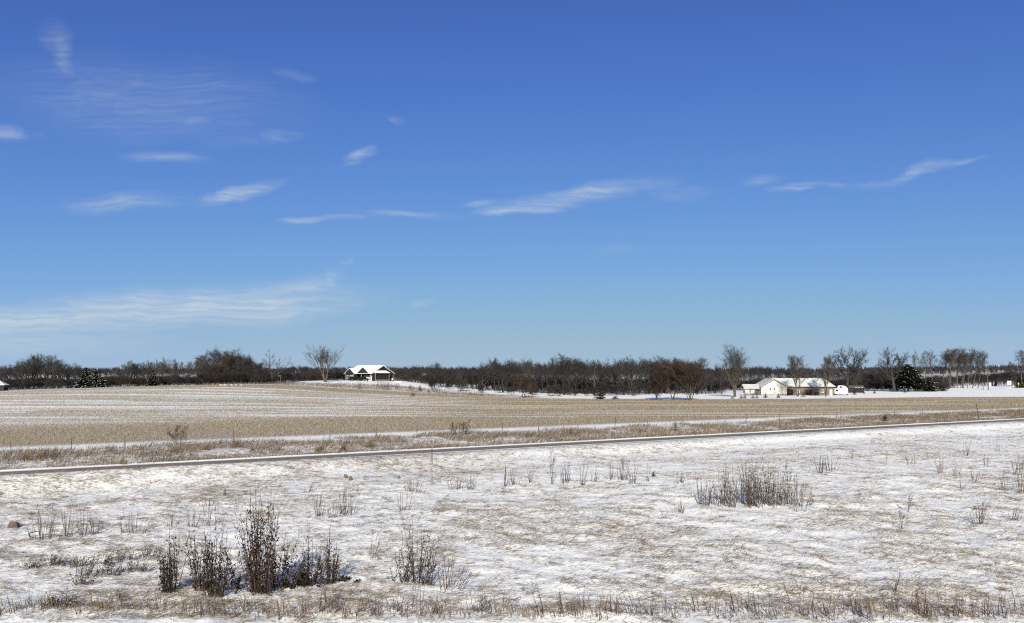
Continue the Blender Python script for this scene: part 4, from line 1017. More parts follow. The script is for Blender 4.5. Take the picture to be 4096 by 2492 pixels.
# fascia boards along the eaves and the gable rakes
m = MB(); ri = (RG - EV) / (W_ / 2); zo = EV - ri * .55
m.box(x0 - .5, x1 + .5, y0 - .62, y0 - .56, zo - .10, zo + .06); m.build('fascia', M['siding_grey'], dh)
for s in (-1, 1):
    m = MB(); m.prism([(x1 + .505, 0, RG + .02), (x1 + .505, s * (W_ / 2 + .55), zo + .02), (x1 + .505, s * (W_ / 2 + .55), zo - .12), (x1 + .505, 0, RG - .12)], (.05, 0, 0)); m.build('rake_board', M['trim'], dh)
def cross_gable(xc, half, proj, zr, ze, mat, lab):
    """front gable over the long side: wall triangle + its own roof"""
    m = MB(); yf = y0 - proj
    m.prism([(xc - half, yf, ze), (xc + half, yf, ze), (xc, yf, zr)], (0, 3.0 + proj, 0)); g = m.build('front_gable', M[mat], dh)
    m = MB(); rise = (zr - ze) / half; ov = .45
    for s in (-1, 1):
        q = [(xc, yf - .2, zr + .14), (xc, y0 + 5.2, zr + .14), (xc + s * (half + ov), y0 + 5.2, ze - rise * ov + .14), (xc + s * (half + ov), yf - .2, ze - rise * ov + .14)]
        if s < 0: q = q[::-1]
        m.slab(q, .2)
    m.build('gable_roof', M['snow'], g)
    for s in (-1, 1):
        m = MB(); m.prism([(xc, yf - .205, zr + .0), (xc + s * (half + ov), yf - .205, ze - rise * ov), (xc + s * (half + ov), yf - .205, ze - rise * ov - .08), (xc, yf - .205, zr - .08)], (0, -.05, 0)); m.build('rake_board', M['trim'], g)
    return g
cross_gable(-4.9, 3.7, .35, 6.0, EV - .02, 'siding_grey', 'middle')
cross_gable(-12.6, 3.0, .9, 5.5, EV - .02, 'siding_grey', 'left')
m = MB(); m.box(-15.2, -10.1, y0 - .9, y0 - .02, 0, EV - .03); m.build('bay', M['siding_dark'], dh)
for xx in (-14.6, -12.4): window(dh, (xx, y0 - .9, .75), 1.75, 1.75, (1, 0, 0), (0, -1, 0), 3, 1)
for xx in (-15.15, -10.15, -6.3, px1 - .1): m = MB(); m.box(xx, xx + .12, y0 - 1.16 if xx < -10 else y0 - .30, y0 - .905 if xx < -10 else y0 - .04, 0, EV - .15); m.build('porch_post', M['trim_grey'], dh)
gd = MB().box(-7.0, -3.2, y0 + pd - .12, y0 + pd - .02, .02, 2.5).build('garage_door', M['door_white'], dh)
for k in range(1, 4): MB().box(-7.0, -3.2, y0 + pd - .145, y0 + pd - .123, k * .62 - .015, k * .62 + .015).build('door_seam', M['siding_tan'], gd)
for k in range(4): MB().box(-6.85 + k * .93, -6.15 + k * .93, y0 + pd - .15, y0 + pd - .125, 2.0, 2.35).build('door_pane', M['glass'], gd)
MB().box(-9.2, -8.2, y0 + pd - .1, y0 + pd - .02, .05, 2.15).build('front_door', M['door_brown'], dh)
# lean-to room on the gable end
lx, ly0, ly1 = 2.0, y0 + .05, y0 + 8.4
m = MB(); m.box(x1 + .02, lx, ly0, ly1, 0, 3.3); m.build('lean_to_wall', M['siding_dark'], dh)
m = MB(); m.slab([(x1 + .04, ly0 - .3, 4.5), (lx + .5, ly0 - .3, 3.42), (lx + .5, ly1 + .3, 3.42), (x1 + .04, ly1 + .3, 4.5)], .2); m.build('lean_to_roof', M['snow'], dh)
m = MB(); m.box(lx + .01, lx + .08, ly0 + .3, ly1 - .3, .12, .55); m.build('stone_skirt', M['stone'], dh)
for yy in (ly0 - .02, ly1 - .2): m = MB(); m.box(lx + .01, lx + .14, yy, yy + .11, 0, 3.2); m.build('corner_board', M['trim_grey'], dh)
m = MB(); m.box(lx + .505, lx + .56, ly0 - .3, ly1 + .3, 3.2, 3.38); m.build('fascia', M['siding_grey'], dh)
m = MB(); m.box(x1 + .01, x1 + .12, y1 - .11, y1 + .02, 0, EV); m.build('corner_board', M['trim_grey'], dh)
m = MB(); m.box(px1 + .05, x1 - .02, y0 - .06, y0 - .005, .05, 2.3); m.build('white_panel', M['door_white'], dh)
m = MB(); m.box(x1 + .02, x1 + .5, y1 - 1.2, y1 - .6, .3, 1.3); m.build('meter_box', M['trim'], dh)
# parked pickup before the garage
def to_world(root, p): return Matrix.Translation(root.location) @ Matrix.Rotation(root.rotation_euler.z, 4, 'Z') @ Vector(p)
def car(name, loc, rz, paint, label, pickup=True, snow_top=False):
    root = empty(name, loc, rz); tag(root, label, 'car')
    L2, W2 = 2.7, .95
    side = [(-L2, .45), (-L2, .95), (-.55 if pickup else -L2 + .15, 1.0), (-.45 if pickup else -L2 + .4, 1.72), (.75, 1.75), (1.35, 1.12), (2.5, 1.0), (L2, .85), (L2, .42)]
    m = MB(); m.prism([(x, -W2, z) for x, z in side], (0, 2 * W2, 0)); m.build('body', M[paint], root, bevel=.06)
    for s in (-1, 1):
        m = MB(); m.prism([(-.38, s * (W2 + .004), 1.08), (.95, s * (W2 + .004), 1.12), (.68, s * (W2 + .004), 1.62), (-.36, s * (W2 + .004), 1.62)], (0, s * .012, 0)); m.build('side_window', M['glass'], root)
        for xx in (-1.75, 1.75):
            m = MB(); m.tube([(xx, s * (W2 - .2), .38), (xx, s * (W2 + .03), .38)], [.38, .38], 16); wh = m.build('wheel', M['tyre'], root)
            m = MB(); m.tube([(xx, s * (W2 + .031), .38), (xx, s * (W2 + .045), .38)], [.22, .2], 12); m.build('rim', M['galv'], wh)
        m = MB(); m.box(L2 - .05, L2 + .02, s * .62 - .18, s * .62 + .18, .72, .86); m.build('headlight', M['trim'], root)
    if snow_top: m = MB(); m.slab([(-.4, -.85, 1.82), (.7, -.85, 1.82), (.7, .85, 1.82), (-.4, .85, 1.82)], .08); m.build('snow_layer', M['snow'], root)
    return root
q = to_world(dh, (-2.6, y0 - 2.6, 0)); q.z = hz(q.x, q.y) - .02
car('parked_pickup', q, dh.rotation_euler.z + .1, 'paint_black', 'black pickup parked before the porch of the hilltop house')
q = to_world(dh, (-7.4, y0 - 2.6, 0)); q.z = hz(q.x, q.y) - .02
car('parked_car', q, dh.rotation_euler.z + 1.2, 'paint_black', 'black car nosing towards the porch left of the pickup', False)
def lump(name, loc, sx, sy, sz, seed, label, cat, mat='snow', sides=14, rings=6):
    rr_ = random.Random(seed); m = MB()
    for i in range(rings):
        f = i / (rings - 1); rad = math.cos(f * math.pi / 2) ** .7
        for k in range(sides):
            a = 2 * math.pi * k / sides; q = rad * rr_.uniform(.82, 1.12)
            m.v.append((math.cos(a) * sx * q, math.sin(a) * sy * q, -.1 + sz * math.sin(f * math.pi / 2) * rr_.uniform(.9, 1.1)))
    for i in range(rings - 1):
        for k in range(sides): m.f.append((i * sides + k, i * sides + (k + 1) % sides, (i + 1) * sides + (k + 1) % sides, (i + 1) * sides + k))
    m.f.append(tuple((rings - 1) * sides + k for k in range(sides)))
    o = m.build(name, M[mat], None, True); o.location = loc; tag(o, label, cat); return o
lump('snow_pile', stand(1593, 326), 1.6, 1.0, .75, 1, 'rounded white snow pile at the right corner of the hilltop house', 'snow pile')
for i, (sx, w_) in enumerate(((884, .8), (900, 1.1), (926, .7), (944, .5), (966, .5))):
    lump('snow_mound', ground_at(sx, 1541), w_ * .7, .5, .32, 10 + i, ('leftmost', 'largest', 'middle', 'second from right', 'rightmost')[i] + ' of the small white snow mounds below the dense clump', 'snow mound')
# globe lamp, arm lamp
def lamp(name, loc, h, globe, label):
    root = empty(name, loc); tag(root, label, 'lamp post')
    MB().tube([(0, 0, -.2), (0, 0, h)], [.045, .04], 8).build('post', M['galv'], root)
    if globe:
        m = MB(); rs = 6
        m.tube([(0, 0, h + .32 - .32 * math.cos(math.pi * k / rs)) for k in range(rs + 1)], [max(.02, .32 * math.sin(math.pi * k / rs)) for k in range(rs + 1)], 10); m.build('globe', M['trim'], root, True)
    else:
        MB().box(-.7, .05, -.03, .03, h - .07, h).build('arm', M['galv'], root); MB().box(-.85, -.45, -.1, .1, h - .18, h - .075).build('lamp_head', M['galv'], root)
lamp('globe_lamp', stand(1026, 283), 2.6, True, 'white globe lamp on a thin post before the dense clump')
lamp('arm_lamp', stand(1122, 290), 3.0, False, 'short white lamp post with an arm right of the snag tree')
# hip-roofed shed at the left edge
sh_ = stand(-12, 258); sr = empty('hip_roof_shed', sh_, .3); tag(sr, 'small shed with a snowy hipped roof at the left picture edge', 'shed')
MB().box(-2.6, 2.6, -2.2, 2.2, -.3, 2.0).build('wall', M['siding_grey'], sr)
m = MB()
for q in ([(-3, -2.6, 1.95), (3, -2.6, 1.95), (.8, 0, 3.5), (-.8, 0, 3.5)], [(3, 2.6, 1.95), (-3, 2.6, 1.95), (-.8, 0, 3.5), (.8, 0, 3.5)], [(3, -2.6, 1.95), (3, 2.6, 1.95), (.8, 0, 3.5)], [(-3, 2.6, 1.95), (-3, -2.6, 1.95), (-.8, 0, 3.5)]): m.poly(q)
m.poly([(-3, 2.6, 1.94), (3, 2.6, 1.94), (3, -2.6, 1.94), (-3, -2.6, 1.94)]); m.build('roof', M['snow'], sr)
MB().box(-.5, .5, -2.26, -2.205, -.3, 1.7).build('door', M['door_brown'], sr)

# ------------------------------------------------------------------ white house
WH = ground_at(3102, 1582); WH.z -= .05
wv = math.atan2(WH.x, WH.y)
wh = empty('white_house', WH, -wv + math.radians(13)); tag(wh, 'cream gabled house with snowy roofs and a long tan garage wing', 'house')
# local x to the right, y away from the camera; gable front 9.5 m wide centred at -.6
gx0, gx1, gd_, ge, gr = -4.9, 3.9, 14.0, 3.35, 5.95
gm_ = (gx0 + gx1) / 2
w = MB()
w.poly([(gx0, 0, 0), (gx1, 0, 0), (gx1, 0, ge), (gm_, 0, gr), (gx0, 0, ge)]); w.poly([(gx0, gd_, 0), (gx0, 0, 0), (gx0, 0, ge), (gx0, gd_, ge)])
w.poly([(gx1, 0, 0), (gx1, gd_, 0), (gx1, gd_, ge), (gx1, 0, ge)]); w.poly([(gx1, gd_, 0), (gx0, gd_, 0), (gx0, gd_, ge), (gm_, gd_, gr), (gx1, gd_, ge)])
w.build('gable_wall', M['siding_cream'], wh)
m = MB(); ri = (gr - ge) / ((gx1 - gx0) / 2)
for s in (-1, 1):
    e = (gx1 - gx0) / 2 + .45; q = [(gm_, -.5, gr + .14), (gm_ + s * e, -.5, gr + .14 - ri * e), (gm_ + s * e, gd_ + .4, gr + .14 - ri * e), (gm_, gd_ + .4, gr + .14)]
    if s < 0: q = q[::-1]
    m.slab(q, .2)
m.build('roof', M['roof_thin_snow'], wh)
for s in (-1, 1):
    e = (gx1 - gx0) / 2 + .45; m = MB(); m.prism([(gm_, -.505, gr + .02), (gm_ + s * e, -.505, gr + .02 - ri * e), (gm_ + s * e, -.505, gr - .2 - ri * e), (gm_, -.505, gr - .2)], (0, -.05, 0)); m.build('rake_board', M['shingle'], wh)
m = MB(); m.box(gx0 - .04, gx1 + .04, -.06, -.005, 0, .55); m.build('stone_skirt', M['stone'], wh)
window(wh, (gm_ - 1.75, 0, 1.9), .8, 1.1, (1, 0, 0), (0, -1, 0), 1, 2); window(wh, (gm_ - .2, 0, 1.9), .8, 1.1, (1, 0, 0), (0, -1, 0), 1, 2)
m = MB(); m.tube([(gm_ + .2, -.05, 1.15), (gm_ + .2, -.35, 1.3)], [.32, .36], 12); m.build('satellite_dish', M['galv'], wh)
# porch on the left
m = MB(); m.box(gx0 - 5.3, gx0 - 2.0, 2.0, 6.5, .75, 2.75); m.build('porch_wall', M['siding_cream'], wh)
m = MB(); m.slab([(gx0 - 6.0, .9, 2.65), (gx0 - .2, .9, 2.65), (gx0 - .2, 4.2, 4.05), (gx0 - 6.0, 4.2, 4.05)], .18); m.slab([(gx0 - 6.0, 4.2, 4.05), (gx0 - .2, 4.2, 4.05), (gx0 - .2, 7.5, 2.65), (gx0 - 6.0, 7.5, 2.65)], .18); m.build('porch_roof', M['roof_thin_snow'], wh)
m = MB(); m.prism([(gx0 - 5.9, 1.3, 2.55), (gx0 - 5.9, 7.1, 2.55), (gx0 - 5.9, 4.2, 3.85)], (.12, 0, 0)); m.build('porch_gable', M['shingle'], wh)
window(wh, (gx0 - 3.9, 2.0, 1.0), .9, 1.4, (1, 0, 0), (0, -1, 0), 2, 1)
dk = MB().box(gx0 - 5.6, gx0 - .8, .9, 2.0, .45, .6).build('deck', M['wood_old'], wh)
for k in range(6): xx = gx0 - 5.5 + k * .92; MB().box(xx, xx + .09, .92, 1.01, -.1, 1.45).build('rail_post', M['wood_old'], dk)
MB().box(gx0 - 5.5, gx0 - .85, .93, 1.0, 1.32, 1.42).build('rail', M['wood_old'], dk); MB().box(gx0 - 5.5, gx0 - .85, .93, 1.0, .95, 1.02).build('rail', M['wood_old'], dk)
for k in range(3): MB().box(gx0 - 6.4 + k * .28, gx0 - 6.1 + k * .28, .95, 1.9, -.1, .12 + k * .14).build('step', M['wood_old'], dk)
window(wh, (gx0, 3.6, .9), 1.2, 1.3, (0, -1, 0), (-1, 0, 0), 2, 1)
# long wing to the right
wx0, wx1, wy0, wy1, we, wr = gx1 + .02, gx1 + 17.2, 3.2, 12.6, 3.2, 6.25
wyc = (wy0 + wy1) / 2
m = MB(); m.box(wx0, wx1, wy0, wy1, 0, we); m.build('wing_wall', M['siding_tan'], wh)
m = MB(); e = .6; hp = 2.3
m.slab([(wx0 - 3.5, wy0 - e, we), (wx1 + e, wy0 - e, we), (wx1 - hp, wyc, wr), (wx0 - 3.5, wyc, wr)], .18); m.slab([(wx1 + e, wy1 + e, we), (wx0 - 3.5, wy1 + e, we), (wx0 - 3.5, wyc, wr), (wx1 - hp, wyc, wr)], .18); m.slab([(wx1 + e, wy0 - e, we), (wx1 + e, wy1 + e, we), (wx1 - hp, wyc, wr)], .18)
m.build('wing_roof', M['roof_thin_snow'], wh)
m = MB(); m.box(wx0, wx1 + e, wy0 - e - .05, wy0 - e - .005, we - .22, we - .02); m.build('gutter', M['shingle'], wh)
for xa, xb, zt in ((wx0 + .25, wx0 + 2.9, 2.35), (wx0 + 6.9, wx0 + 9.7, 2.0)):
    gdo = MB().box(xa, xb, wy0 - .05, wy0 - .004, .02, zt).build('garage_door', M['door_brown'], wh)
    for k in range(1, 4): MB().box(xa, xb, wy0 - .062, wy0 - .052, zt * k / 4 - .012, zt * k / 4 + .012).build('door_seam', M['siding_dark'], gdo)
MB().box(wx0 + 15.7, wx0 + 16.6, wy0 - .06, wy0 - .004, .1, 2.15).build('side_door', M['door_white'], wh)
window(wh, (wx0 + 12.6, wy0, 1.0), 1.1, 1.1, (1, 0, 0), (0, -1, 0), 2, 1); window(wh, (wx0 + 4.3, wy0, 1.0), 1.0, 1.1, (1, 0, 0), (0, -1, 0), 2, 1)
MB().box(wx0 + 6.0, wx0 + 6.25, wyc - .5, wyc - .25, wr - .2, wr + .45).build('vent_pipe', M['galv'], wh)
for k, (xx, lab) in enumerate(((wx0 + 10.9, 'dark refuse bin left of the pair by the tan wing'), (wx0 + 11.5, 'dark refuse bin beside the window of the tan wing'))):
    q = to_world(wh, (xx, wy0 - .7, 0)); rb = empty('refuse_bin', (q.x, q.y, hz(q.x, q.y)), wh.rotation_euler.z); tag(rb, lab, 'bin')
    m = MB(); m.prism([(-.26, -.3, .08), (.26, -.3, .08), (.3, -.34, 1.0), (-.3, -.34, 1.0)], (0, .62, 0)); m.build('body', M['steel_dark'], rb); m = MB(); m.slab([(-.33, -.38, 1.08), (.33, -.38, 1.08), (.33, .34, 1.12), (-.33, .34, 1.12)], .07); m.build('lid', M['paint_black'], rb)
# camper beside the wing
q = to_world(wh, (wx1 + 3.4, 6.0, 0)); q.z = hz(q.x, q.y)
cp = empty('camper_trailer', q, -math.atan2(q.x, q.y) + .03); tag(cp, 'white camper trailer with a rounded raised nose beside the tan wing', 'camper')
side = [(-2.3, .55), (2.2, .55), (2.25, 1.7), (2.1, 2.45), (1.6, 3.1), (.9, 3.45), (-.9, 3.5), (-1.2, 3.2), (-1.3, 2.45), (-2.3, 2.4)]
m = MB(); m.prism([(x, -1.2, z) for x, z in side], (0, 6.5, 0)); m.build('body', M['camper_white'], cp, bevel=.08)
m = MB(); m.tube([(-.1, -1.205, 2.95), (-.1, -1.24, 2.95)], [.3, .3], 14); m.v = [(a * 1.0 if True else a, b, c) for a, b, c in m.v]; wn_ = m.build('window', M['glass'], cp); wn_.scale = (1.5, 1, 1)
m = MB(); m.box(-1.9, -1.0, -1.235, -1.205, 1.4, 2.05); m.build('window', M['glass'], cp)
m = MB(); m.box(.9, 1.6, -1.235, -1.205, .75, 2.3); m.build('door', M['sign_white'], cp)
for yy in (1.4, 2.4):
    for s in (-1, 1): m = MB(); m.tube([(s * 2.05, yy, .38), (s * 2.28, yy, .38)], [.38, .38], 14); m.build('wheel', M['tyre'], cp)
m = MB(); m.box(-.08, .08, -2.4, -1.2, .5, .62); m.build('drawbar', M['steel_dark'], cp)
for s in (-1, 1): m = MB(); m.box(s * 1.8 - .06, s * 1.8 + .06, -1.0, -.88, -.05, .56); m.build('jack', M['steel_dark'], cp)
q = stand(3418, 318); ds = empty('dark_shed', q, -.2); tag(ds, 'low dark shed with snow on its eaves behind the slim yard tree', 'shed')
MB().box(-3.6, 3.6, 0, 4, -.2, 2.1).build('wall', M['siding_dark'], ds)
m = MB(); m.slab([(-3.9, -.4, 2.05), (3.9, -.4, 2.05), (3.9, 2, 3.0), (-3.9, 2, 3.0)], .15); m.slab([(-3.9, 2, 3.0), (3.9, 2, 3.0), (3.9, 4.4, 2.05), (-3.9, 4.4, 2.05)], .15); m.build('roof', M['shingle'], ds)
MB().box(-2.6, -1.2, -.06, -.005, -.1, 1.9).build('door', M['siding_grey'], ds)
for k in range(3): MB().box(.2 + k * 1.1, .9 + k * 1.1, -.5, .2, 2.14 + .1 * 0, 2.24).build('snow_patch', M['snow'], ds)

# ------------------------------------------------------------------ right: utility pole, signs, posts
q = stand(3954, 372); up_ = empty('utility_pole', q); up_.rotation_euler = (0, math.radians(-4.5), 0); tag(up_, 'pale wooden utility pole with short crossarms and a grey box', 'utility pole')
MB().tube([(0, 0, -.5), (0, 0, 6), (0, 0, 11.4)], [.19, .17, .12], 10).build('pole', M['bark_pale'], up_)
for z, a, b in ((11.1, -.4, 1.6), (9.9, -1.0, .5), (9.1, -.3, .9)):
    ca = MB().box(a, b, -.32, -.2, z - .08, z + .06).build('crossarm', M['wood_old'], up_)
    for xx in (a + .12, b - .12): MB().tube([(xx, -.26, z + .06), (xx, -.26, z + .3)], [.06, .04], 8).build('insulator', M['sign_white'], ca)
MB().tube([(.3, -.1, 7.0), (.3, -.1, 8.0)], [.25, .25], 12).build('transformer', M['steel_dark'], up_)
bx_ = MB().box(.25, 1.1, -.35, .25, 1.6, 3.6).build('meter_cabinet', M['sign_white'], up_)
def plain_post(name, sx, sy, top_sy, rad, mat, label, lean=0.0, d=None, cat='post', flare=False, thick_top=0.0):
    loc = stand(sx, d) if d else ground_at(sx, sy); h = top_z(top_sy, loc.y) - loc.z
    root = empty(name, loc); root.rotation_euler = (0, lean, 0); tag(root, label, cat)
    MB().tube([(0, 0, -.3), (0, 0, h * .03), (0, 0, h)], [rad * (2.2 if flare else 1.1), rad, rad * .8], 8).build('shaft', M[mat], root)
    if thick_top: MB().tube([(0, 0, h * (1 - thick_top)), (0, 0, h * (1 - thick_top) + .06), (0, 0, h * .97), (0, 0, h + .01)], [rad, rad * 1.9, rad * 1.7, rad * .8], 8).build('sleeve', M['steel_dark'], root)
    else: MB().tube([(0, 0, h), (0, 0, h + .03)], [rad * .9, rad * .5], 8).build('cap', M[mat], root)
    return root
plain_post('stub_post', 3935, 1553, 1522, .11, 'bark_pale', 'short pale leaning post left of the utility pole', -.16, d=380)
plain_post('stub_post', 3926, 1553, 1539, .09, 'wood_old', 'shorter crooked stub at the foot of the pale leaning post', .25, d=380)
plain_post('thin_pole', 3800, 1560, 1524, .07, 'trim', 'thin pole with a small white fixture at the end of the cottonwood row', 0, d=372)
plain_post('marker_post', 1728, 1941, 1793, .016, 'steel_dark', 'tall thin dark marker post in the near snow, upper half thicker', 0, flare=True, thick_top=.42)
plain_post('leaning_post', 3915, 1681, 1616, .06, 'steel_dark', 'dark post leaning left beside the road on the right', -.14)
def board_sign(name, loc, w, h, z0, legs, mat, label, rz=0.0, diamond=False):
    root = empty(name, loc, rz); tag(root, label, 'sign')
    if diamond: m = MB(); m.prism([(0, -.03, z0), (w / 2, -.03, z0 + h / 2), (0, -.03, z0 + h), (-w / 2, -.03, z0 + h / 2)], (0, .04, 0)); m.build('board', M[mat], root)
    else: MB().box(-w / 2, w / 2, -.03, .01, z0, z0 + h).build('board', M[mat], root)
    for xx in legs: MB().box(xx - .07, xx + .07, .012, .13, -.3, z0 + h * .9).build('leg', M['galv' if diamond else 'sign_white'], root)
    return root
board_sign('road_sign', stand(4037, 410), 2.15, 2.1, 2.1, (-.75, 0, .75), 'sign_white', 'white blank sign board on three legs at the right')
board_sign('warning_sign', stand(4074, 405), 1.7, 1.7, 1.9, (0,), 'sign_yellow', 'yellow diamond warning sign near the right edge', .5, True)

# ------------------------------------------------------------------ wire fence along the field
fe = empty('wire_fence', (0, 0, 0)); tag(fe, 'wire fence on thin steel and wooden posts along the stubble field', 'fence')
fence_x = [(-45.0 + 0), ]
posts_sx = [45, 288, 500, 723, 935, 1320, 1506, 1667, 1837, 2010, 2154, 2311, 2460, 2588, 2731, 2868, 2984, 3118, 3240, 3346, 3465, 3578, 3690, 3785, 3887, 3970, 4076]
FP = []
for i, sx in enumerate(posts_sx):
    px = (sx - CX) / FPX
    y = N_FENCE / (math.cos(PHI) - px * math.sin(PHI)); x = px * y; z = hz(x, y)
    wood_ = i in (2, 6, 10, 14, 16, 19, 24)
    hh_ = r.uniform(1.35, 1.6); rad = .065 if wood_ else .030; ln = r.uniform(-.04, .04)
    MB().tube([(x, y, z - .3), (x + ln * hh_, y, z + hh_)], [rad, rad * .9], 8).build('post', M['wood_old' if wood_ else 'steel_dark'], fe)
    FP.append((x, y, z))
for hh_ in (.35, .62, .88, 1.1):
    for i in range(len(FP) - 1):
        a, b = Vector(FP[i]), Vector(FP[i + 1]); mid = (a + b) / 2
        MB().tube([a + Vector((0, -.05, hh_)), mid + Vector((0, -.05, hh_ - .03)), b + Vector((0, -.05, hh_))], [.004] * 3, 3, False).build('wire', M['galv'], fe)
# stones and scraps in the near snow
def rock(sx, sy, wpx, hpx, seed, label, name='stone'):
    loc = ground_at(sx, sy); s = loc.y / FPX; rr_ = random.Random(seed)
    w_, h_ = wpx * s / 2, hpx * s
    m = MB(); pts = [(-w_, -w_ * .6, -.05), (w_ * .8, -w_ * .7, -.05), (w_, w_ * .6, -.05), (-w_ * .8, w_ * .6, -.05)]
    top = [(-w_ * .55 + rr_.uniform(-.1, .1) * w_, -w_ * .4, h_ * rr_.uniform(.8, 1)), (w_ * .5, -w_ * .45, h_ * rr_.uniform(.75, 1)), (w_ * .7, w_ * .3, h_ * rr_.uniform(.5, .9)), (-w_ * .4, w_ * .35, h_ * rr_.uniform(.8, 1.05))]
    m.v = pts + top; m.f = [(3, 2, 1, 0), (4, 5, 6, 7), (0, 1, 5, 4), (1, 2, 6, 5), (2, 3, 7, 6), (3, 0, 4, 7)]
    o = m.build(name, M['rock'], None, False, .02); o.location = loc; o.rotation_euler = (0, rr_.uniform(-.15, .15), rr_.uniform(-.4, .4)); tag(o, label, 'stone'); return o
rock(1383, 1911, 18, 16, 1, 'small brown stone, left of two lying together in the near snow'); rock(1402, 1922, 18, 19, 2, 'brown block-like stone, right of two lying together in the near snow')
rock(1597, 1914, 13, 10, 3, 'small lone brown stone left of the marker post')
o = rock(55, 2110, 44, 28, 4, 'brown wedge-shaped stone poking from the snow at the far left'); 
m = MB(); c = ground_at(130, 2150)
m.tube([c + Vector((.34, .05, .22)), c + Vector((.05, .1, .24)), c + Vector((-.15, .05, .18)), c + Vector((-.14, 0, .06)), c + Vector((.05, -.05, .0)), c + Vector((.3, -.1, -.04))], [.018, .02, .022, .022, .02, .016], 7)
o = m.build('bent_root', M['dead_leaf'], None, True); tag(o, 'dark bent root looping out of the snow beside the leftmost stem clump', 'root')

# ------------------------------------------------------------------ near plants
def stem_set(seed, n, w, h, bend=.12, splay=.5, rad=.009, branch=0, leaf=0, leaf_zone=(.1, .8), leaf_size=.05, wind=.0, hvar=.35, brush_top=0):
    """stems of one plant or clump: (stem tubes, leaves). w: width of the clump, h: height"""
    r = random.Random(seed); S, LV = [], []
    for k in range(n):
        bx, by = r.gauss(0, w * .21), r.gauss(0, w * .13)
        H = h * (1 - hvar * r.random() ** .8) * (1 - .52 * min(1, abs(bx) / (w * .5 + .01)))
        d = Vector((bx / max(w, .05) * splay * 2 + r.gauss(0, .06) + wind, r.gauss(0, .12), 1)).normalized(); p = Vector((bx, by, -.06)); m = 5
        pts = [p.copy()]
        for i in range(m):
            d = (d + Vector((r.gauss(0, bend * .5) + wind * .3, r.gauss(0, bend * .5), .05))).normalized(); p = p + d * (H / m); pts.append(p.copy())
        R = rad * r.uniform(.7, 1.25)
        for i in range(m): S.append((*pts[i], *pts[i + 1], R * (1 - .13 * i), R * (1 - .13 * (i + 1))))
        def at(t): f = min(t * m, m - 1e-3); i = int(f); return pts[i].lerp(pts[i + 1], f - i)
        for b in range(branch):
            t = r.uniform(.25, .95); q = at(t); bd = Vector((r.gauss(0, .6) + wind, r.gauss(0, .5), r.uniform(.5, 1.1))).normalized() * H * r.uniform(.08, .2)
            S.append((*q, *(q + bd), R * .5, R * .25))
            if leaf and r.random() < .6: LV.append((q + bd * r.uniform(.3, 1), r))
        for b in range(brush_top):
            q = at(r.uniform(.72, 1)); bd = Vector((abs(r.gauss(.5, .3)), r.gauss(0, .2), r.uniform(.2, .8))).normalized() * H * r.uniform(.1, .22); S.append((*q, *(q + bd), R * .45, R * .2))
        for b in range(int(leaf * 1.5)):
            t = leaf_zone[0] + (leaf_zone[1] - leaf_zone[0]) * r.random() ** 1.25; q = at(t); LV.append((q + Vector((r.gauss(0, .05), r.gauss(0, .05), r.gauss(0, .03))), r))
    LT = []
    for q, r_ in LV:       # folded hanging leaf: two triangles sharing the midrib
        s = leaf_size * .92 * r_.uniform(.6, 1.35); a = r_.uniform(0, 6.28); dn = Vector((math.cos(a) * .5, math.sin(a) * .5, -r_.uniform(.3, 1.1))).normalized(); sd = Vector((-math.sin(a), math.cos(a), r_.uniform(-.4, .4))) * s * .42
        tip = q + dn * s * 1.5; mid = q + dn * s * .7
        LT += [(q, mid + sd, tip), (q, tip, mid - sd + Vector((0, 0, s * .15)))]
    return S, LT
def plant(name, sx, sy, n, wpx, hpx, label, cat='weed', stem='weed', leafm='dead_leaf', seed=0, group=None, **kw):
    loc = ground_at(sx, sy); s = loc.y / FPX
    kw['rad'] = kw.get('rad', .009) * 1.15
    S, LT = stem_set(seed * 7 + int(sx), n, wpx * s, hpx * s * 1.22, **kw)
    root = empty(name, loc); tag(root, label, cat, group)
    if n <= 14:       # few enough to tell apart: every stem a part
        per = len(S) // n
        for k in range(n): mobj('stem', tri_mesh(name + '_stem', *cone_segments(S[k * per:(k + 1) * per], 4), M[stem]), root)
    else: tag(mobj('stems', tri_mesh(name + '_stems', *cone_segments(S, 4), M[stem]), root), kind='stuff')
    if LT:
        V = np.array([tuple(p) for t in LT for p in t]); tag(mobj('leaves', tri_mesh(name + '_leaves', V, np.arange(len(V)).reshape(-1, 3), M[leafm]), root), kind='stuff')
    return root
LEAFY = dict(stem='shrub_stem', cat='shrub', bend=.10, rad=.010, branch=5, leaf=26)
plant('leafy_shrub', 672, 2374, 17, 62, 205, 'narrow dark-leaved shrub, leftmost of the leafy row', splay=.34, leaf_size=.062, hvar=.35, **LEAFY)
plant('leafy_shrub', 690, 2362, 7, 60, 262, 'loose tall twigs with few leaves rising behind the leftmost leafy shrub', splay=.3, leaf_size=.055, hvar=.3, **{**LEAFY, 'leaf': 5, 'leaf_zone': (.5, 1)})
plant('leafy_shrub', 802, 2366, 17, 66, 240, 'dark-leaved shrub with thin tops, second from the left', splay=.32, leaf_size=.06, **{**LEAFY, 'leaf': 20})
plant('leafy_shrub', 862, 2390, 22, 92, 312, 'taller dark-leaved shrub close to the front, third from the left', splay=.30, leaf_size=.062, **{**LEAFY, 'leaf': 26})
plant('leafy_shrub', 936, 2362, 5, 50, 125, 'small leafy sapling between the third shrub and the tallest one', splay=.3, leaf_size=.06, **{**LEAFY, 'leaf': 14})
plant('leafy_shrub', 1040, 2372, 46, 150, 382, 'tallest and densest dark-leaved shrub of the row', splay=.26, leaf_size=.064, hvar=.42, **{**LEAFY, 'leaf': 30, 'leaf_zone': (.06, .85)})
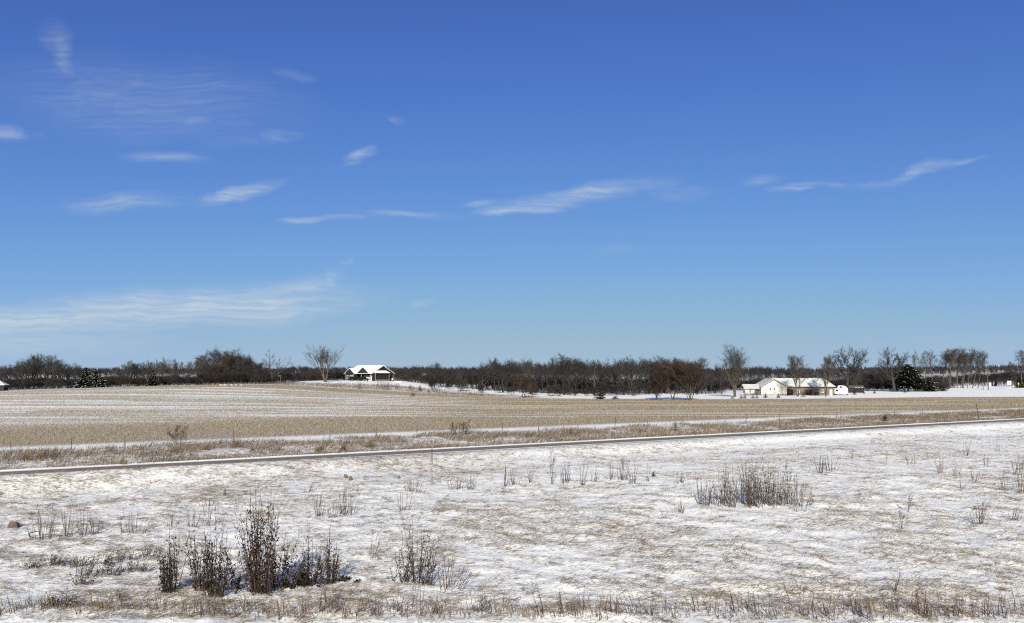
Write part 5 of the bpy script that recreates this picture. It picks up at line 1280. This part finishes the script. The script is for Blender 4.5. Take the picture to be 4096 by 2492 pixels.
plant('leafy_shrub', 1122, 2358, 20, 110, 215, 'leafy right flank of the tallest shrub, leaning to the right', splay=.5, leaf_size=.062, wind=.10, **{**LEAFY, 'leaf': 26})
plant('leafy_shrub', 1232, 2338, 12, 80, 225, 'thin-topped shrub with leaves low down, right of the tallest', splay=.36, leaf_size=.06, **{**LEAFY, 'leaf': 22, 'leaf_zone': (.05, .6)})
plant('leafy_shrub', 1310, 2336, 16, 80, 205, 'upright dark-leaved shrub at the right end of the dense row', splay=.3, leaf_size=.062, **{**LEAFY, 'leaf': 24, 'leaf_zone': (.05, .75)})
plant('low_shrub', 1210, 2345, 18, 130, 80, 'low mat of dark leaves between the two right shrubs', splay=1.1, leaf_size=.062, **{**LEAFY, 'leaf': 24})
plant('low_shrub', 1380, 2325, 9, 80, 55, 'low leafy spray trailing right from the row end', splay=1.0, leaf_size=.058, wind=.5, **{**LEAFY, 'leaf': 20})
plant('open_shrub', 1665, 2334, 17, 140, 270, 'open V-shaped shrub standing alone near the middle', splay=.42, leaf_size=.055, **{**LEAFY, 'branch': 7, 'leaf': 8, 'leaf_zone': (.08, .5)})
plant('open_shrub', 1708, 2342, 7, 60, 185, 'leafy right stems of the lone V-shaped shrub', splay=.3, leaf_size=.055, wind=.05, **{**LEAFY, 'leaf': 14, 'leaf_zone': (.15, .8)})
plant('open_shrub', 1612, 2326, 7, 70, 160, 'low leafy left stems of the lone V-shaped shrub', splay=.5, leaf_size=.055, **{**LEAFY, 'leaf': 14, 'leaf_zone': (.05, .7)})
plant('reed_clump', 1795, 2352, 22, 120, 135, 'dry brown reed-like clump right of the lone shrub', splay=.5, seed=3, rad=.008, wind=.06, brush_top=3, stem='weed')
plant('tasselled_weed', 1492, 2236, 5, 30, 112, 'single weed with a wind-bent tassel left of the lone shrub', splay=.3, rad=.007, wind=.05, brush_top=12, seed=2)
plant('dark_weed', 1515, 2240, 6, 24, 34, 'tiny dark leafy sprig at the foot of the tasselled weed', splay=.5, rad=.006, leaf=5, leaf_size=.035)
# leafy low bramble mat at the left
for i, (sx, sy, w_, h_) in enumerate(((120, 2275, 70, 45), (215, 2262, 90, 55), (300, 2270, 95, 60), (345, 2310, 95, 70), (400, 2260, 95, 68), (440, 2300, 90, 70), (500, 2245, 110, 66), (540, 2285, 95, 66), (600, 2235, 100, 62), (330, 2340, 80, 50))):
    plant('bramble', sx, sy, 30, w_, h_, ('leftmost tuft of the low brown bramble patch', 'bramble tuft second from the left', 'bramble tuft left of the patch centre, back side', 'dark bramble tuft left of the patch centre, front side', 'bramble tuft at the back centre of the patch', 'dense bramble tuft at the front centre of the patch',
          'bramble tuft at the back right of the patch', 'bramble tuft at the front right of the patch', 'bramble tuft at the far right, behind the leftmost leafy shrub', 'small bramble tuft nearest the camera in the patch')[i], cat='bramble', stem='weed', seed=i, splay=1.0, rad=.0055, branch=7, leaf=5, leaf_size=.034, leaf_zone=(.2, 1), wind=.2, bend=.34)
plant('bramble', 235, 2432, 26, 150, 70, 'brown twiggy bramble at the lower left corner', cat='bramble', seed=21, splay=1.2, rad=.006, branch=6, leaf=9, leaf_size=.038, wind=.15, bend=.3)
plant('bramble', 460, 2390, 9, 70, 45, 'small faded bramble sprig below the bramble patch', cat='bramble', seed=22, splay=1.1, rad=.005, branch=6, leaf=4, leaf_size=.035, wind=.2, bend=.3)
plant('grey_bush', 640, 2452, 18, 85, 78, 'grey fan of twigs at the bottom edge below the leftmost leafy shrub', cat='weed', seed=23, splay=.8, rad=.006, branch=4, stem='weed')
# standing stem clumps: x, y of the foot, stems, width, height (photo pixels)
CL = [(178, 2156, 24, 130, 128, 'broad fan of dry stems at the far left beside the wedge stone'), (268, 2146, 11, 52, 118, 'stem clump second from the left, with one tall stalk'), (328, 2142, 11, 46, 112, 'bushy stem clump third from the left'), (376, 2138, 11, 56, 82, 'low stem clump fourth from the left'),
      (524, 2130, 18, 110, 98, 'stem clump with a dark foot left of the leafy shrubs'), (682, 2108, 10, 58, 62, 'small V-shaped stem clump behind the leftmost leafy shrub'), (762, 2106, 12, 52, 76, 'small curved stem clump behind the second leafy shrub'), (845, 2104, 15, 85, 112, 'tall thin stem clump behind the third leafy shrub'),
      (830, 2028, 9, 46, 60, 'far small stem clump above the leafy row'), (948, 2036, 5, 30, 40, 'tiny sprig right of the far small clump'),
      (1273, 2066, 17, 62, 92, 'left third of the stem clump above the right leafy shrubs'), (1330, 2070, 12, 48, 66, 'low middle of the stem clump above the right leafy shrubs'), (1368, 2060, 15, 48, 104, 'tall stems in the clump above the right leafy shrubs'), (1406, 2060, 8, 32, 92, 'right end of the stem clump above the right leafy shrubs'),
      (1612, 2044, 9, 60, 104, 'sparse stems left below the marker post'), (1655, 1966, 20, 62, 64, 'dense stem tuft left of the marker post'), (1238, 1967, 10, 42, 42, 'small tan grass tuft leaning right below the two stones'),
      (1825, 1957, 16, 62, 60, 'stem tuft just right of the marker post'), (1880, 1958, 12, 42, 62, 'second stem tuft right of the marker post'), (2020, 1944, 9, 36, 76, 'third group of stems right of the marker post'), (2060, 1938, 9, 44, 72, 'thin stems before the tasselled stalk'),
      (2118, 1930, 6, 36, 72, 'thin spaced stems left of the tasselled stalk'), (2262, 1934, 14, 54, 78, 'stem group right of the tasselled stalk'), (2326, 1942, 8, 28, 88, 'tall narrow stem pair in the long row'), (2372, 1926, 7, 32, 70, 'thin stem trio in the long row'),
      (2446, 1922, 8, 36, 66, 'sparse stems in the long row before the densest group'), (2490, 1920, 18, 56, 86, 'densest stem group of the long row'), (2536, 1934, 10, 36, 86, 'stems at the right end of the long row'), (2590, 1926, 5, 20, 76, 'lone stalks left of the black juniper seedling'),
      (2716, 1932, 9, 52, 52, 'short stems beside the tiny juniper sprig'), (2720, 2052, 16, 62, 54, 'pale fan of thin stalks below the stem row'), (2806, 2018, 10, 46, 120, 'thin grey stems at the left flank of the brown thicket'),
      (3048, 1846, 3, 8, 46, 'single stalk far behind the brown thicket, left one'), (3190, 1830, 3, 8, 34, 'single stalk far behind the brown thicket, right one'), (3146, 1872, 4, 12, 48, 'single dark stalk at the top of the brown thicket'),
      (3282, 1894, 14, 34, 92, 'tall stem clump beyond the right end of the thicket'), (3322, 1884, 12, 48, 86, 'spreading stem clump right of the tall one beyond the thicket'), (3410, 1832, 4, 12, 50, 'lone stalks behind the snow right of the thicket'), (3606, 1808, 4, 14, 38, 'lone stalks far right near the road'),
      (3545, 1846, 3, 8, 42, 'thin lone stalk left of the tan tuft'), (3650, 1858, 17, 76, 58, 'tan stem tuft in the right part of the near snow'), (3712, 1836, 3, 8, 34, 'thin lone stalk right of the tan tuft'), (3762, 1892, 16, 34, 64, 'narrow stem tuft at the right'), (3822, 1900, 9, 42, 44, 'short stems right of the narrow tuft'),
      (3864, 1822, 10, 28, 50, 'upright stems far right behind'), (3942, 1862, 9, 22, 44, 'small upright tuft near the right edge'), (3994, 1806, 9, 42, 48, 'upright stems at the far right near the road'), (3896, 1926, 12, 56, 60, 'sparse twiggy stems at the right below the narrow tuft'),
      (4070, 1900, 18, 64, 92, 'dense stem clump at the right edge'), (4086, 1972, 20, 44, 96, 'front stem clump cut by the right edge'), (3845, 1964, 3, 8, 60, 'tall single dark stalk at the right'), (4020, 1962, 12, 56, 76, 'sparse stems left of the clump cut by the right edge')]
for i, (sx, sy, n_, w_, h_, lab) in enumerate(CL):
    plant('stem_clump', sx, sy, n_, w_, h_ * 1.15, lab, seed=i, splay=.42, rad=.0095 if sy > 2040 else .011, branch=1, bend=.10, hvar=.45, stem='weed_pale' if i in (16, 30, 40) else 'weed', wind=.25 if i == 16 else .01)
plant('tasselled_stalk', 2212, 1936, 5, 22, 124, 'tall stalk with a ragged seed head in the long stem row', seed=5, splay=.2, rad=.011, brush_top=14, bend=.1, branch=6)
# big brown thicket
for i in range(9):
    sx = 2838 + i * 44 + (0, 8, -10, 6, -4, 10, -8, 4, 0)[i]; plant('willow_thicket', sx, 2026 - (3, 12, 0, 9, 2, 14, 5, 10, 4)[i], (18, 26, 30, 34, 38, 30, 34, 22, 14)[i], 110, (118, 140, 165, 172, 185, 160, 176, 150, 120)[i], ('left end of the big brown stem thicket', 'second bunch of the big brown thicket', 'third bunch of the big brown thicket', 'tall bunch left of the thicket centre', 'dark dense bunch at the thicket centre',
          'tall bunch right of the thicket centre', 'seventh bunch of the big brown thicket', 'thinning bunch near the thicket right end', 'sparse right end of the big brown thicket')[i], cat='thicket', stem='weed', seed=i, splay=.34, rad=.009, branch=5, bend=.15, hvar=.62, leaf=4 if 2 < i < 6 else 1, leaf_size=.05, leaf_zone=(.5, 1))
plant('branchy_sapling', 3192, 2044, 7, 70, 130, 'branchy grey sapling just right of the thicket', seed=3, splay=.45, rad=.010, branch=9)
plant('seed_head_weed', 3632, 2048, 4, 18, 66, 'dark seed-headed weed at the right, the upper of two', seed=4, splay=.2, rad=.009, brush_top=16, stem='shrub_stem'); plant('seed_head_weed', 3604, 2116, 6, 34, 84, 'dark seed-headed weed at the right, the lower of two', seed=6, splay=.25, rad=.009, brush_top=12, stem='shrub_stem')
plant('twiggy_bush', 3915, 2096, 24, 60, 88, 'dark twiggy bush with tufted top at the right', cat='shrub', seed=7, splay=.45, rad=.008, branch=4, brush_top=4, stem='shrub_stem'); plant('twiggy_bush', 4070, 2082, 18, 90, 60, 'low dark twiggy bush near the right edge', cat='shrub', seed=8, splay=.9, rad=.007, branch=5, brush_top=3, wind=.2)
plant('broken_stalks', 3585, 2364, 7, 46, 128, 'broken crossed stalks standing in the lower right snow', seed=9, splay=.4, rad=.008, bend=.25, hvar=.6)
plant('feathery_weed', 2660, 2206, 8, 50, 46, 'feathery grey weed lying right in the open snow', seed=10, splay=.5, rad=.005, wind=.8, brush_top=8); plant('twig', 2598, 2082, 1, 4, 30, 'single short upright twig in the open snow', seed=11, rad=.009); plant('twig', 2160, 2172, 2, 6, 32, 'forked thin twig left in the open snow', seed=12, rad=.007, wind=.2)
plant('leaning_stalk', 1722, 2050, 3, 12, 92, 'two pale stalks leaning right with dark heads below the marker post', seed=13, rad=.008, wind=.55, brush_top=4, stem='weed_pale')
# rusty grass tufts in the verge
for i, (sx, sy, w_, h_) in enumerate(((96, 1840, 62, 42), (152, 1836, 44, 36), (480, 1858, 68, 40), (690, 1812, 64, 40), (940, 1788, 52, 40), (1272, 1814, 36, 46), (1366, 1806, 26, 38), (1470, 1790, 46, 44), (440, 1806, 48, 30), (820, 1800, 44, 30), (560, 1800, 50, 32), (1110, 1800, 50, 30))):
    plant('grass_tuft', sx, sy, 70, w_, h_, ('rust-brown grass tuft at the far left of the verge', 'rust-brown tuft beside the little cedar', 'large olive tuft close to the road on the left', 'dense tuft at the foot of the leafless sapling', 'rusty tuft right of the leafless sapling', 'tall rusty tuft at the road left of the marker post', 'narrow rusty tuft next to the tall one',
          'tan tuft behind the road near the marker post', 'tan tuft behind the large olive tuft', 'low rusty tuft between the sapling and the marker post', 'tan tuft left of the leafless sapling', 'low tan tuft behind the road at the left centre')[i], cat='grass tuft', stem='rust_grass' if i in (0, 1, 4, 5, 6, 9) else 'weed_pale', seed=i, splay=.35, rad=.011, wind=.30, bend=.08, hvar=.5)
# brush on the bank under the hilltop house
for i, (sx, sy, w_, h_) in enumerate(((1440, 1556, 40, 26), (1528, 1548, 46, 34), (1545, 1560, 40, 28), (1590, 1558, 36, 22), (1640, 1560, 36, 18), (1650, 1586, 24, 16), (1745, 1568, 34, 16), (1890, 1580, 62, 22), (1920, 1582, 36, 18))):
    plant('bank_bush', sx, sy, 34, w_ * 1.2, h_ * 1.15, ('leafless bush on the bank below the left of the hilltop house', 'largest leafless bush on the bank below the house corner', 'leafless bush just under the largest one on the bank', 'leafless bush on the bank below the snow pile', 'low bush left of the round juniper on the bank', 'low dark bush at the field edge below the bank',
          'low bush right of the round juniper on the bank', 'tan bush at the lower end of the bank', 'small tan bush at the foot of the bank')[i], cat='shrub', stem='weed' if i < 7 else 'weed_pale', seed=i, splay=.7, rad=.020, branch=4, bend=.16)
# roadside row of short dark stems along the bottom
ROWP = []
for k in range(10):
    S, _ = stem_set(900 + k, 8, .85, .98, bend=.14, splay=.2, rad=.009, branch=2, hvar=.65, wind=(-.16, -.05, -.22, -.1, .05)[k % 5])
    ROWP.append(tri_mesh('row_stems%d' % k, *cone_segments(S, 4), M['weed' if k % 3 else 'weed_pale']))
sx = -30; k = 0
while sx < 4130:
    loc = ground_at(sx, 2460 + r.uniform(-22, 16) - (12 if sx < 700 else 0)); o = empty('roadside_weed', loc); tag(mobj('stems', ROWP[r.randrange(10)], o), kind='stuff'); s_ = r.uniform(.65, 1.2) * (.8 if sx < 800 else 1); o.scale = (s_ * r.choice((-1, 1)) if False else s_, s_, s_ * r.uniform(.85, 1.15)); o.rotation_euler = (0, 0, r.uniform(-.5, .5))
    where = ('below the leafy shrubs' if sx < 1500 else 'below the lone shrub' if sx < 2700 else 'at the lower right')
    tag(o, 'short bare brown weed in the roadside row ' + where, 'weed', 'roadside weed row ' + where); sx += 22 * r.uniform(.4, 1.6) + (r.uniform(20, 40) if r.random() < .04 else 0); k += 1
for i, (sx, sy, w_, h_) in enumerate(((3112, 2478, 60, 72), (3220, 2470, 60, 46), (3330, 2478, 70, 60), (3450, 2466, 60, 66), (3690, 2466, 80, 110), (3830, 2466, 80, 74), (3930, 2462, 50, 66), (4005, 2476, 60, 80))):
    plant('roadside_bush', sx, sy, 7, w_, h_, ('dark leaning stems, leftmost of the bigger roadside bushes at lower right', 'small roadside bush, second of the bigger ones at lower right', 'roadside bush third from left at lower right', 'roadside bush fourth from left at lower right', 'tallest roadside bush at lower right', 'forked roadside bush right of the tallest', 'thin roadside bush near the right corner', 'last roadside bush at the right corner')[i], cat='shrub', seed=40 + i, splay=.7, rad=.010, branch=7, bend=.16, wind=-.12, stem='shrub_stem')
ntri = sum(len(m_.polygons) * (2 if len(m_.polygons) and m_.polygons[0].loop_total == 4 else 1) for m_ in bpy.data.meshes)
print('unique triangles about', ntri, 'objects', len(bpy.data.objects))
